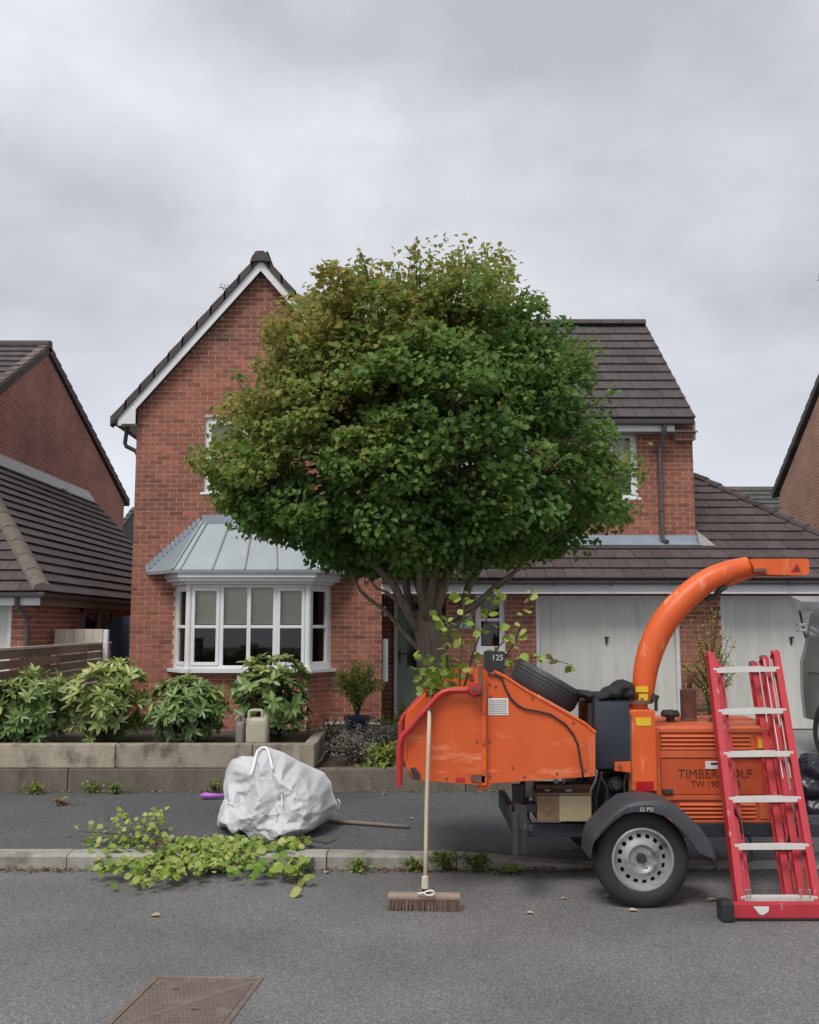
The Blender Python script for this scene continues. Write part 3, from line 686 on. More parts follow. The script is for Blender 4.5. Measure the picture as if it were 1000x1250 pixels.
# stepped brick corner at the right of the eave (corbel)
cbb = lay_bricks(Matrix.Translation((0, YE+.16, 0)), XUR-.33, XUR+.01, ev.z-.33, ev.z-.02)
co_ = MB().box(XUR-.33, XUR+.01, YE+.16, YU-.014, ev.z-.30, ev.z-.0).build('corbel', 'mortar', house); pieces('brick', cbb, KIT_BRICK, co_, 300)
dpx = W(808, 600, YU-.06).x
dp = MB().tube([(dpx, YE-.01, ev.z-.09), (dpx, YE, ev.z-.2), (dpx-.02, YU-.08, ev.z-.42), (dpx-.02, YU-.08, ev.z-.5), (dpx-.02, YU-.08, 3.14), (dpx+.03, YU-.18, 3.08)], .038, 8).build('downpipe', 'grey_plastic', house, auto=50)
for z in (ev.z-.5, 4.25, 3.6): MB().tube([(dpx-.02, YU-.08, z), (dpx-.02, YU-.08, z+.06)], .045, 8).build('pipe_clip', 'grey_plastic', dp)

# garage and porch roof -------------------------------------------------
GA = math.radians(31.5); YGE = 13.62; ZGE = W(700, 707.5, YGE).z
gup = Vector((0, math.cos(GA), math.sin(GA)))
pk = None                        # hip: from the picture's peak (847,582) down to the right front
best = None
for i in range(400):
    l = i*.02; y = YGE+l*math.cos(GA); z = ZGE+l*math.sin(GA)
    q = W(847, 584, y)
    if best is None or abs(q.z-z) < best[0]: best = (abs(q.z-z), l, q)
LP = best[1]; PK = Vector((best[2].x, YGE+LP*math.cos(GA), ZGE+LP*math.sin(GA)))
best = None
for i in range(600):
    l = i*.01; y = YGE+l*math.cos(GA); z = ZGE+l*math.sin(GA); q = W(1000, 657, y)
    if best is None or abs(q.z-z) < best[0]: best = (abs(q.z-z), l, q)
H2 = Vector((best[2].x, YGE+best[1]*math.cos(GA), ZGE+best[1]*math.sin(GA)))
hd = H2-PK; tt = (ZGE-PK.z)/hd.z; HC = PK+hd*tt
PK0 = PK-hd*(.0); GX0 = XR+.015; GX1 = HC.x
gr = MB(); 
gr.prism([Vector((GX0, YGE, ZGE-.02)), Vector((GX1, YGE, ZGE-.02)), PK-Vector((0, 0, .02)), Vector((XUR-.0, PK.y, PK.z-.02)), Vector((XUR, YU+.05, ZGE+(YU+.05-YGE)*math.tan(GA)-.02)), Vector((GX0, YU+.05, ZGE+(YU+.05-YGE)*math.tan(GA)-.02))][:6], (0, 0, .015))
gr.add([HC, PK, Vector((HC.x, 22, ZGE)), Vector((PK.x, 22, PK.z))], [(0, 2, 3, 1)])
rGa = gr.build('garage_roof', 'tile', house)
LU = (YU-YGE)/math.cos(GA)
ngr = int(LP/TE)+1
def xr_g(r):
    l = (r+.5)*TE; z = ZGE+l*math.sin(GA); t = (z-PK.z)/(HC.z-PK.z) if HC.z != PK.z else 0; x1 = PK.x+(HC.x-PK.x)*t
    x0 = GX0 if (r+1)*TE < LU+.25 else XUR+.02
    return (x0, max(x1, x0))
tl = lay_tiles((0, YGE-.05, ZGE-.03), (1, 0, 0), gup, ngr, xr_g)
pieces('roof_tile', tl, KIT_TILE2, rGa, 300)
for i in range(int((HC-PK).length/.34)):
    p = PK+(HC-PK).normalized()*.34*i; q = p+(HC-PK).normalized()*.36
    MB().tube([p+Vector((0, 0, .055)), q+Vector((0, 0, .07))], [.065, .078], 8).build('hip_tile', 'tile', rGa, auto=40)
# lead apron under the upper wall and stepped lead at its corner
za = ZGE+(YU-YGE)*math.tan(GA)
mb = MB(); mb.prism([(XR+.1, YU-.012, za+.16), (XR+.1, YU-.03, za+.05), (XR+.1, YU-.2, za-.02), (XR+.1, YU-.18, za-.05), (XR+.1, YU-.0, za+.0)], (XUR-XR-.05, 0, 0)); mb.build('lead_apron', 'lead', house)
mb = MB()
c0 = Vector((XUR+.012, YU, za)); 
def onroof(x, y, h=.09): return Vector((x, y, ZGE+(y-YGE)*math.tan(GA)+h))
mb.add([onroof(XUR+.01, YU-.2), onroof(XUR+.26, YU-.2), onroof(XUR+.05, YU+.55), onroof(XUR+.01, YU+.55), onroof(XUR+.01, YU-.2, .1), onroof(XUR+.01, YU+.55, .3), onroof(XUR+.01, YU-.0, .25)], [(0, 1, 2, 3), (0, 3, 5, 6)])
mb.build('lead_apron', 'galv', house)
# fascia, gutter and brackets along the garage front
MB().box(XR+.01, GX1, YGE+.05, YGE+.08, ZGE-.205, ZGE-.02).build('fascia', 'fascia', house)
MB().box(XR+.01, GX1, YGE+.02, YGE+.05, ZGE-.215, ZGE-.19).build('fascia', 'fascia', house)
MB().box(XR+.01, GX1, YGE+.081, 14.0, ZGE-.20, ZGE-.185).build('soffit', 'soffit', house)
gt = MB().box(XR+.01, GX1, YGE-.055, YGE+.045, ZGE-.075, ZGE-.005, bev=.02).build('gutter', 'gutter', house)
for px_ in (677, 746, 821, 964, 1030): 
    b_ = W(px_, 713, YGE-.06); MB().box(b_.x-.015, b_.x+.015, YGE-.07, YGE-.054, ZGE-.10, ZGE-.01).build('gutter_bracket', 'black_plastic', gt)
# garage front
TF = Matrix.Translation((0, YG, 0))
def gx(u_): return W(u_, 800, YG).x
gd = [(gx(655), gx(831), -.1, W(700, 727, YG).z), (gx(882), gx(882)+2.16, -.1, W(700, 727, YG).z)]
nw = (gx(581), gx(617.5), W(600, 796, YG).z, W(600, 720, YG).z)
fw = MB(); wall_rects(TF, gx(545.5), GX1-.3, -.1, ZGE-.19, gd+[nw], .25, fw); fw.box(gx(545.5), gx(545.5)+.25, YG+.25, 15.02, -.1, ZGE-.19)
wF = fw.build('wall', 'mortar', house)
bf = lay_bricks(TF, gx(545.5), GX1-.3, 0, ZGE-.2, gd+[nw], phase=.03)
bf += lay_bricks(frame((gx(545.5), 15.0, 0), (0, -1, 0), (-1, 0, 0)), 0, 1.0, 0, ZGE-.2)
pieces('brick', bf, KIT_BRICK, wF, 300)
window(house, TF @ Matrix.Translation((0, .02, 0)), *nw, [], [.52], fr=.09, blind=None, room=True)
for gi, (a, b, z0, z1) in enumerate(gd):
    fr_ = MB(); fr_.box(a, a+.055, YG+.03, YG+.12, GZ, z1-.05); fr_.box(b-.055, b, YG+.03, YG+.12, GZ, z1-.05); fr_.box(a, b, YG+.028, YG+.12, z1-.05, z1)
    d = fr_.build('garage_door', 'fascia', house)
    n = 11; s = (b-a-.12)/n
    for i in range(n):
        x_ = a+.06+i*s; MB().box(x_+.0006, x_+s-.0006, YG+.075, YG+.095, GZ+.02, z1-.052, bev=.002).build('door_panel', 'garage_door', d)
    hx = W(740.5 if gi == 0 else 966, 781, YG+.06)
    MB().box(hx.x-.016, hx.x+.016, YG+.045, YG+.073, hx.z-.07, hx.z+.05, bev=.01).tube([(hx.x-.03, YG+.04, hx.z+.035), (hx.x+.035, YG+.04, hx.z+.035)], .014, 8).build('door_handle', 'black_plastic', d)
    MB().box(a, b, YG+.1, YG+.14, GZ, z1).build('door_back', 'soffit', d)
# front door -------------------------------------------------------------
DY = 14.97; dz0 = .22; dz1 = 2.36; xd0 = dx0; xd1 = dx1
fd = MB(); 
for a, b in ((xd0, xd0+.06), (xd1-.06, xd1), (xd0+.70*(xd1-xd0), xd0+.70*(xd1-xd0)+.05)): fd.box(a, b, DY-.02, DY+.05, dz0, dz1, bev=.006)
fd.box(xd0, xd1, DY-.018, DY+.05, dz1, dz1+.06); fd.box(xd0, xd1, DY-.06, DY+.05, dz0-.05, dz0)
door = fd.build('front_door', 'white_pvc', house)
xl = xd0+.065; xr_ = xd0+.70*(xd1-xd0)-.005
lf = MB(); lf.box(xl, xr_, DY, DY+.04, dz0+.005, dz1-.005); 
lf.box(xl+.12, xl+.15, DY-.012, DY, 1.0, 2.1); lf.box(xr_-.15, xr_-.12, DY-.012, DY, 1.0, 2.1); lf.box(xl+.12, xr_-.12, DY-.013, DY, .98, 1.01); lf.box(xl+.12, xr_-.12, DY-.013, DY, 2.1, 2.13)
lf.box(xl+.10, xr_-.10, DY-.01, DY, dz0+.12, dz0+.15); lf.box(xl+.1, xr_-.1, DY-.01, DY, .86, .89)
lf.build('door_leaf', 'sage', door)
MB().box(xl+.155, xr_-.155, DY-.006, DY-.002, 1.02, 2.09).build('pane', 'tinted', door)
MB().box(xr_+.06, xd1-.065, DY+.01, DY+.02, dz0+.4, dz1-.005).build('pane', 'tinted', door)
MB().box(xr_+.06, xd1-.065, DY+.0, DY+.03, dz0+.005, dz0+.4).build('door_leaf', 'sage', door)
MB().box(xl+.02, xl+.05, DY-.05, DY, 1.12, 1.30, bev=.01).tube([(xl+.035, DY-.06, 1.25), (xl+.15, DY-.06, 1.25)], .011, 6).build('door_handle', 'black_plastic', door)
MB().box(XR, dx1+.3, 13.9, 15.0, GZ-.05, dz0-.055).build('doorstep', 'drive', house)
# bits on the wall
a = W(466.5, 832, 14.3); b = W(474, 780, 14.3)
MB().box(a.x, b.x, 14.16, 14.34, a.z, b.z, bev=.015).build('meter_box', 'fascia', house)
a = W(468, 752, 14.3); MB().tube([(a.x+.02, 14.3, a.z), (a.x+.02, 14.3, a.z+.16)], .02, 8).build('wall_lamp', 'white_pvc', house)
a = W(557, 766, YG-.03); b = W(575, 751, YG-.03)
sg = MB().box(a.x, b.x, YG-.045, YG-.018, a.z, b.z, bev=.004).build('house_number_sign', 'sign_plate', house)
MB().box(a.x-.02, b.x+.02, YG-.03, YG-.016, a.z-.02, b.z+.02).build('sign_back', 'stone', sg)
text_obj('number', '3', .17, FACE((a.x+.09, YG-.047, a.z+.03)), 'ink', sg)
# little aerial on the gable roof's left slope
t_ = W(277, 352, 15.2); a_ = t_-Vector((0, 0, .06))
ae = MB(); ae.tube([(a_.x+.2, 15.2, a_.z-.35), (a_.x+.1, 15.2, a_.z+.12)], .01, 5)
for i in range(5): ae.tube([(a_.x-.10+i*.06, 15.1, a_.z+.12-i*.012), (a_.x-.04+i*.05, 15.3, a_.z+.0+i*.02)], .006, 4)
ae.tube([(a_.x-.14, 15.2, a_.z+.08), (a_.x+.2, 15.2, a_.z+.02)], .007, 4)
ae.build('tv_aerial', 'black_plastic', house)

# ============================================================ LEFT NEIGHBOUR
brickmat('far_brick_left', 'y', (.36, .135, .095), (.28, .10, .075), (.40, .29, .24))
brickmat('far_brick_right', 'y', (.36, .19, .135), (.30, .15, .11), (.42, .34, .28))
brickmat('far_brick_front', 'x', (.36, .135, .095), (.28, .10, .075), (.40, .29, .24))
ln = thing('neighbour_house', (-9, 18, GZ), 'red brick house at the left edge with a plain gable end and hipped garage roof', 'house')
XN = -7.5
def onX(u, v, X):                    # pixel -> point on the plane x = X
    a = (u-500)/F; b = (PY-v)/F; k = X/a; return Vector((X, (CT-b*ST)*k, CAMZ+(ST+b*CT)*k))
ap = onX(58, 424, XN); be = onX(156, 614, XN); fe0 = onX(0, 470, XN)
sf = (ap.z-fe0.z)/(ap.y-fe0.y); fy = ap.y-(ap.z-be.z)/sf; 
G = MB(); G.prism([(XN, fy+.3, -.1), (XN, be.y-.3, -.1), (XN, be.y-.3, be.z-.05), (XN, ap.y, ap.z-.12), (XN, fy+.3, be.z-.05)], (-7.5, 0, 0))
G.build('wall', 'far_brick_left', ln)
rl = MB()
for y0_ in (fy, be.y):
    d = Vector((0, ap.y-y0_, ap.z-be.z)).normalized(); nn = Vector((0, -d.z, d.y)) if y0_ < ap.y else Vector((0, d.z, -d.y))*1
    if nn.z < 0: nn = -nn
    P = Vector((XN+.06, y0_, be.z)); Q = Vector((XN+.06, ap.y, ap.z))
    rl.prism([P-nn*.10, Q-nn*.10, Q-nn*.0, P-nn*.0], (-7.7, 0, 0))
rLn = rl.build('roof', 'tile_dark', ln)
d = Vector((0, ap.y-fy, ap.z-be.z)); nr = int(d.length/TE)+1
tl = lay_tiles((XN-7.6, fy-.05, be.z-.03), (1, 0, 0), d, nr, lambda r: (0, 7.62))
pieces('roof_tile', tl, KIT_TILE, rLn, 300, score=lambda M: -M.translation.x)
for y0_, n in ((fy, 15), (be.y, 17)):        # verge tiles
    P = Vector((XN, y0_, be.z+.02)); Q = Vector((XN, ap.y, ap.z+.02))
    for i in range(n):
        a = P+(Q-P)*(i/n); b = P+(Q-P)*((i+.97)/n); MB().prism([a+Vector((.05, 0, -.10)), b+Vector((.05, 0, -.10)), b+Vector((.05, 0, .05)), a+Vector((.05, 0, .085))], (-.16, 0, 0)).build('verge_tile', 'hip_tile' if y0_ == fy else 'tile_dark', rLn)
k = MB(); k.tube([(XN+.06, ap.y, ap.z+.03), (XN-7.6, ap.y, ap.z+.03)], .12, 10); k.build('ridge_tile', 'tile_dark', rLn, auto=40)
# small thing on the gable wall: lamp / camera
lp = onX(70, 600, XN+.08); MB().tube([lp+Vector((-.08, 0, -.12)), lp+Vector((.1, 0, 0)), lp+Vector((.12, .15, .05))], .03, 6).tube([lp+Vector((.1, .0, .02)), lp+Vector((.14, .3, -.03))], .055, 8).build('wall_lamp', 'black_plastic', ln)
# hipped garage
ec = W(51, 722, 12.3); XG = ec.x+.0; EZ = ec.z; EY = 12.3
XW = XG-.25                                    # its right wall
hp = W(0, 628, 13.3)
# hip: 45 degrees in plan; find slope so that the hip passes (0,628)
def hipslope():
    best = None
    for i in range(1, 300):
        d = i*.01; q = onX(0, 628, XG-d)
        if best is None or abs(q.y-(EY+d)) < best[0]: best = (abs(q.y-(EY+d)), d, q)
    return best
_, hd_, hq = hipslope(); sg_ = (hq.z-EZ)/hd_
sgl = sg_; run = (XG-XN)                        # rises to the neighbour's gable wall
top = run*sgl
gl = MB(); XB = XG-.0; BYl = 20.5
lr = [Vector((XG, EY, EZ)), Vector((XG, BYl, EZ)), Vector((XN, BYl, EZ+top)), Vector((XN, EY+run, EZ+top))]
ctr = Vector((0, 0, -.02)); gl.prism([p+ctr for p in lr], (0, 0, .012))
fr2 = [Vector((XG, EY, EZ)), Vector((XN, EY+run, EZ+top)), Vector((XN-2.2, EY+run, EZ+top)), Vector((XN-3.6, EY, EZ))]
gl.prism([p+ctr for p in fr2], (0, 0, .012)); rGl = gl.build('garage_roof', 'tile', ln)
LS = math.hypot(run, top); TEL = .215; nr = int(LS/TEL)
# right slope: u runs towards the street so that u x up points outward
upl = Vector((-run, 0, top)); ul = Vector((0, 1, 0)); 
nl = ul.cross(upl.normalized())
if nl.z < 0: ul = -ul
O = Vector((XG+.05, EY if ul.y > 0 else BYl, EZ-.03))
# the upper far corner is cut by the back verge seen against the gable wall
bk0 = onX(62, 618, XN); bk1 = W(157, 668, 17.0)
def xr_l2(r):
    t = (r+.4)*TEL/LS; y1 = EY+run*t; y2 = BYl
    return (y1-EY, y2-EY) if ul.y > 0 else (BYl-y2, BYl-y1)
pieces('roof_tile', lay_tiles(O, ul, upl, nr+1, xr_l2, TE=TEL), KIT_TILE2, rGl, 220)
upf = Vector((0, run, top))
pieces('roof_tile', lay_tiles((XG-4.5, EY-.05, EZ-.03), (1, 0, 0), upf, nr+1, lambda r: (0, 4.5-run*(r+.3)*TEL/LS), TE=TEL), KIT_TILE2, rGl, 80)
A = Vector((XG, EY, EZ)); B = Vector((XN, EY+run, EZ+top)); n = int((B-A).length/.36)
for i in range(n+1):
    p = A+(B-A)*(i/n)-(B-A).normalized()*.02; q = A+(B-A)*((i+.98)/n); pf = [(math.cos(t)*.13, math.sin(t)*.09) for t in [-.2, .5, 1.1, 1.57, 2.0, 2.6, 3.34]]
    sd = Vector((1, 1, 0)).normalized(); MB().prism([p+sd*a_+Vector((0, 0, .045+b_)) for a_, b_ in pf], (q-p)+Vector((0, 0, -.015))).build('hip_tile', 'hip_tile', rGl, auto=30)
MB().prism([(XN+.01, EY+run, EZ+top+.02), (XN+.2, EY+run, EZ+top-.2*sgl+.10), (XN+.2, EY+run, EZ+top-.2*sgl+.08), (XN+.01, EY+run, EZ+top+.16)], (0, BYl-EY-run, 0)).build('lead_flashing', 'galv', ln)
# walls below
YW = EY+.3; TL = Matrix.Translation((0, YW, 0)); gdr = W(14, 760, YW).x
wl = MB(); wall_rects(TL, XW-3.4, XW, -.1, EZ-.17, [(gdr-2.3, gdr, -.2, 2.08)], .25, wl); wl.box(XW-.25, XW, YW+.25, 19.5, -.1, EZ-.17); wLn = wl.build('garage_wall', 'mortar', ln)
bw_ = lay_bricks(TL, XW-3.3, XW, 0, EZ-.18, [(gdr-2.3, gdr, -.2, 2.08)])
# right wall with the brown framed window
w0 = onX(97, 760, XW); w1 = onX(136, 760, XW); wz = onX(110, 743, XW).z
TRt = frame((XW, 0, 0), (0, 1, 0), (1, 0, 0)); hw = (w0.y, w1.y, wz-.75, wz)
bw_ += lay_bricks(TRt, YW, 19.4, 0, EZ-.18, [hw])
pieces('brick', bw_, KIT_BRICK, wLn, 300)
f = MB(); 
for a, b in ((hw[0], hw[0]+.09), (hw[1]-.09, hw[1]), ((hw[0]+hw[1])/2-.05, (hw[0]+hw[1])/2+.05)): f.box(a, b, -.06, .02, hw[2], hw[3], TRt)
for a, b in ((hw[2], hw[2]+.07), (hw[3]-.07, hw[3])): f.box(hw[0], hw[1], -.062, .02, a, b, TRt)
fo = f.build('window', 'brown_window', ln); 
MB().box(hw[0]+.05, hw[1]-.05, -.03, -.02, hw[2]+.04, hw[3]-.04, TRt).build('pane', 'glass_dark', fo); MB().box(hw[0]+.05, hw[1]-.05, -.018, -.0135, hw[2]+.04, hw[3]-.04, TRt).build('blind', 'brown_window', fo)
gdo = MB().box(gdr-2.3, gdr-2.24, YW+.02, YW+.12, GZ, 2.08).box(gdr-.06, gdr, YW+.02, YW+.12, GZ, 2.08).box(gdr-2.3, gdr, YW+.021, YW+.12, 2.03, 2.08).build('garage_door', 'fascia', ln)
for i in range(11): s = 2.18/11; MB().box(gdr-2.24+i*s+.002, gdr-2.24+(i+1)*s-.002, YW+.06, YW+.08, GZ+.02, 2.03, bev=.004).build('door_panel', 'garage_door', gdo)
# fascias, gutters
MB().box(XG-4, XG-.04, EY+.04, EY+.065, EZ-.19, EZ-.02).build('fascia', 'fascia', ln)
MB().box(XG-.065, XG-.04, EY+.066, 20, EZ-.19, EZ-.02).build('fascia', 'brown_window', ln)
MB().box(XW, XG-.07, EY+.07, 20, EZ-.185, EZ-.17).build('soffit', 'soffit', ln)
MB().box(XG-4, XG+.06, EY-.07, EY+.03, EZ-.085, EZ-.01, bev=.02).box(XG-.03, XG+.06, EY+.03, 20, EZ-.085, EZ-.011, bev=.02).build('gutter', 'gutter', ln)
q = W(19, 760, EY)
MB().tube([(q.x, EY, EZ-.06), (q.x, EY+.0, EZ-.17), (q.x+.05, YW-.07, EZ-.35), (q.x+.06, YW-.07, EZ-.45), (q.x+.06, YW-.07, .1)], .034, 8).build('downpipe', 'grey_plastic', ln, auto=50)
# blue arched gate between the houses
XGa, XGb = XW+.02, XL-.02; GY = 15.4; gt_ = thing('garden_gate', ((XGa+XGb)/2, GY, GZ), 'dark blue arched timber gate in the passage left of the brick house', 'gate')
n = 6
for i in range(n):
    a = XGa+(XGb-XGa)*i/n; b = XGa+(XGb-XGa)*(i+1)/n-.006; c = (a+b)/2; t = (c-(XGa+XGb)/2)/((XGb-XGa)/2)
    tp = lambda x_: 1.42+.47*math.sqrt(max(0, 1-((x_-(XGa+XGb)/2)/((XGb-XGa)/2*1.02))**2))
    MB().prism([(a, GY, GZ+.03), (b, GY, GZ+.03), (b, GY, tp(b)), (c, GY, tp(c)), (a, GY, tp(a))], (0, .03, 0)).build('board', 'blue_gate', gt_)
MB().box(XGa, XGb, GY+.031, GY+.06, .4, .5).box(XGa, XGb, GY+.031, GY+.06, 1.25, 1.35).build('rail', 'blue_gate', gt_)
# cream panel fence and white post
a = W(66, 790, 13.2); b = W(126, 768, 13.2)
cp = thing('cream_board_panel', ((a.x+b.x)/2, 13.2, GZ), 'cream weathered board panel standing behind the slatted fence', 'panel')
n = 5
for i in range(n):
    x0_ = a.x+(b.x-a.x)*i/n; MB().box(x0_, x0_+(b.x-a.x)/n-.005, 13.2, 13.225, GZ, b.z, bev=.004).build('board', 'cream_panel', cp)
a = W(126.5, 790, 13.15); b = W(133, 768.5, 13.15); tag(MB().box(a.x, b.x, 13.11, 13.18, GZ, b.z, bev=.01).build('white_post', 'fascia'), 'short white post between the cream board panel and the blue gate', 'post')
# slatted fence
P0 = W(-25, 794.5, 8.85); P1 = W(136, 782, 13.7); tz = (P0.z+P1.z)/2
d = Vector((P1.x-P0.x, P1.y-P0.y, 0)); Lf = d.length; TFc = frame((P0.x, P0.y, 0), d, (d.y, -d.x, 0))
fn = thing('slatted_fence', ((P0.x+P1.x)/2, (P0.y+P1.y)/2, GZ), 'brown horizontal slatted timber fence behind the left shrubs', 'fence')
npst = 4
for i in range(npst+1): s = Lf*i/npst; MB().box(s-.035, s+.035, .02, .09, GZ-.05, tz-.01, TFc).build('post', 'fence_wood', fn)
for i in range(npst):
    for k_ in range(13):
        z = tz-.03-k_*.108; 
        if z < .15: continue
        MB().box(Lf*i/npst+.002, Lf*(i+1)/npst-.002, 0, .018, z-.09, z, TFc, a=random.random()).build('slat', 'fence_wood', fn)
MB().box(-.02, Lf, -.01, .05, tz-.028, tz, TFc).build('cap_rail', 'cream_panel', fn)

# ============================================================ RIGHT NEIGHBOUR
rn = thing('neighbour_house', (13, 20, GZ), 'pale brown brick neighbouring house at the right edge with a steep bare gable', 'house')
XQ = 9.0; rb_ = onX(946, 604, XQ); r1 = onX(1000, 470, XQ); s_r = (r1.z-rb_.z)/(rb_.y-r1.y); apy = rb_.y-4.6; apz = rb_.z+4.6*s_r*.98; fy_ = apy-4.6
G = MB(); G.prism([(XQ, fy_+.3, -.1), (XQ, rb_.y-.3, -.1), (XQ, rb_.y-.3, rb_.z), (XQ, apy, apz-.1), (XQ, fy_+.3, rb_.z)], (8, 0, 0)); G.build('wall', 'far_brick_right', rn)
rr = MB()
for y0_ in (fy_, rb_.y): 
    P = Vector((XQ-.06, y0_, rb_.z-.05)); Q = Vector((XQ-.06, apy, apz)); rr.prism([P, Q, Q+Vector((0, 0, .09)), P+Vector((0, 0, .09))], (8.2, 0, 0))
ro = rr.build('roof', 'tile_grey', rn)
for y0_, n in ((rb_.y, 18), (fy_, 18)):
    P = Vector((XQ-.06, y0_, rb_.z)); Q = Vector((XQ-.06, apy, apz+.05))
    for i in range(n): 
        a = P+(Q-P)*(i/n); b = P+(Q-P)*((i+.97)/n); MB().prism([a+Vector((-.02, 0, -.08)), b+Vector((-.02, 0, -.08)), b+Vector((-.02, 0, .07)), a+Vector((-.02, 0, .10))], (.14, 0, 0)).build('verge_tile', 'tile_grey', ro)
d = Vector((0, apy-fy_, apz-rb_.z)); pieces('roof_tile', lay_tiles((XQ, fy_-.05, rb_.z), (1, 0, 0), d, int(d.length/TE)+1, lambda r: (0, 6)), KIT_TILE3, ro, 60)
# aerial on its ridge
q = W(997, 337, apy); am = thing('tv_aerial', (q.x+.6, apy, apz), 'thin black television aerial poking in at the right edge of the sky', 'aerial')
MB().tube([(q.x+.6, apy, apz+.05), (q.x+.6, apy, q.z+.4)], .025, 6).build('mast', 'black_plastic', am)
fr_ = MB(); fr_.tube([(q.x+.7, apy, q.z+.35), (q.x+.02, apy-.1, q.z+.02), (q.x+.0, apy-.1, q.z-.05), (q.x+.5, apy, q.z-.35), (q.x+.6, apy, q.z-.1)], .018, 6)
fr_.tube([(q.x+.0, apy-.1, q.z), (q.x+.8, apy-.1, q.z-.03)], .012, 5)
for i in range(5): fr_.tube([(q.x+.1+i*.14, apy-.35, q.z-.02), (q.x+.1+i*.14, apy+.2, q.z-.02)], .008, 4)
fr_.build('reflector', 'black_plastic', am)
# far roofs
def far_roof(name, u0, u1, v0, v1, Y, label, mt='tile_grey', body='far_brick_front'):
    a = W(u0, v1, Y); b = W(u1, v0, Y+2.2)
    t = thing(name, ((a.x+b.x)/2, Y+2, GZ), label, 'house'); x0_, x1_ = a.x, b.x
    r = MB(); r.prism([(x0_, Y, a.z), (x0_, Y+2.2, b.z), (x0_, Y+4.4, a.z)], (x1_-x0_, 0, 0)); rr_ = r.build('roof', mt, t)
    n = 7; d = Vector((0, 2.2, b.z-a.z)); pieces('roof_tile', lay_tiles((x0_, Y-.05, a.z+.02), (1, 0, 0), d, int(d.length/TE)+1, lambda r: (0, x1_-x0_)), KIT_TILE3, rr_, 60)
    MB().box(x0_+.1, x1_-.1, Y+.3, Y+4.1, -.1, a.z+.3).build('wall', body, t)
far_roof('far_house', 885, 965, 598, 640, 27, 'dark green-grey tiled roof seen between the garage roof and the right gable')
far_roof('far_house', 130, 166, 624, 665, 26, 'small grey tiled roof glimpsed between the left gable and the main house')

# ============================================================ FRONT PLANTER
PX0 = -4.55; PX1 = W(384, 930, PB).x; PZ = W(200, 908.5, PB).z; PD = 10.5
pl_ = thing('sleeper_planter', ((PX0+PX1)/2, PB, GZ), 'raised bed edged with grey-brown timber sleepers along the back of the pavement', 'planter')
zm = PZ-.235
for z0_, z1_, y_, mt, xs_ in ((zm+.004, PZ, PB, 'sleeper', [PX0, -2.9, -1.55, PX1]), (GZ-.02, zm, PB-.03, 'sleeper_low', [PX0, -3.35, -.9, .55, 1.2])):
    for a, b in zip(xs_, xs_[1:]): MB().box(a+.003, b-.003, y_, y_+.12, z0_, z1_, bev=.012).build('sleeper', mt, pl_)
MB().box(PX1-.12, PX1, PB+.123, PD, zm+.004, PZ-.004, bev=.012).build('sleeper', 'sleeper', pl_)
MB().box(PX1-.5, PX1-.42, PB-.004, PB+.01, zm+.01, PZ-.003).build('batten', 'sleeper', pl_); MB().box(PX1-.22, PX1-.14, PB-.004, PB+.01, zm+.01, PZ-.003).build('batten', 'sleeper', pl_)
def soil(name, x0_, x1_, y0_, y1_, z_, amp, label):
    mb = MB(); nx_, ny_ = 40, 14; vs = [(x0_+(x1_-x0_)*i/nx_, y0_+(y1_-y0_)*j/ny_, z_+amp*mnoise.noise(Vector((i*.7, j*.9, 3)))) for j in range(ny_+1) for i in range(nx_+1)]
    mb.add(vs, [(j*(nx_+1)+i, j*(nx_+1)+i+1, (j+1)*(nx_+1)+i+1, (j+1)*(nx_+1)+i) for j in range(ny_) for i in range(nx_)])
    return tag(mb.build(name, 'soil', None, base=(0, 0, 0), smooth=True), kind='structure')
soil('planter_soil', PX0, PX1-.11, PB+.11, PD, PZ-.05, .02, '')
soil('lower_bed_soil', PX1-.005, 1.19, PB+.08, 11.5, zm-.03, .03, '')

# ============================================================ PLANTS
def leafkit(name, m, wid=.34, n=8, fold=.10, droop=.12):
    # long pointed leaf, base at the origin, along +Y, 2x4 quads
    st = [(0, .02), (.22, .8), (.5, 1.0), (.78, .68), (1, .02)]; vs = []
    for y, w_ in st: vs += [(-w_*wid/2, y, fold*w_*.5-droop*y*y), (0, y, -droop*y*y), (w_*wid/2, y, fold*w_*.5-droop*y*y)]
    fs = []
    for i in range(4): a = i*3; fs += [(a, a+1, a+4, a+3), (a+1, a+2, a+5, a+4)]
    return variants(name, vs, fs, m, n, smooth=True)
def rosette_leaves(c, axis, n, L, spread=.9, jit=.2, v=.5, dv=.2):
    """n leaves round a stem tip"""
    axis = Vector(axis).normalized(); q = axis.to_track_quat('Z', 'Y').to_matrix().to_4x4(); out = []
    for k in range(n):
        az = 2*math.pi*k/n+random.uniform(-.3, .3); el = spread*random.uniform(.55, 1.15)
        s = L*random.uniform(.7, 1.15)
        # leaf local: +Y length, Z normal. Tilt: start along axis (Z) rotate toward radial
        M = Matrix.Translation(c) @ q @ Matrix.Rotation(az, 4, 'Z') @ Matrix.Rotation(math.pi/2-el*1.1, 4, 'X') @ Matrix.Rotation(random.uniform(-.4, .4), 4, 'Y') @ Matrix.Scale(s, 4)
        out.append((M, min(max(random.gauss(v, dv), 0), 1)))
    return out
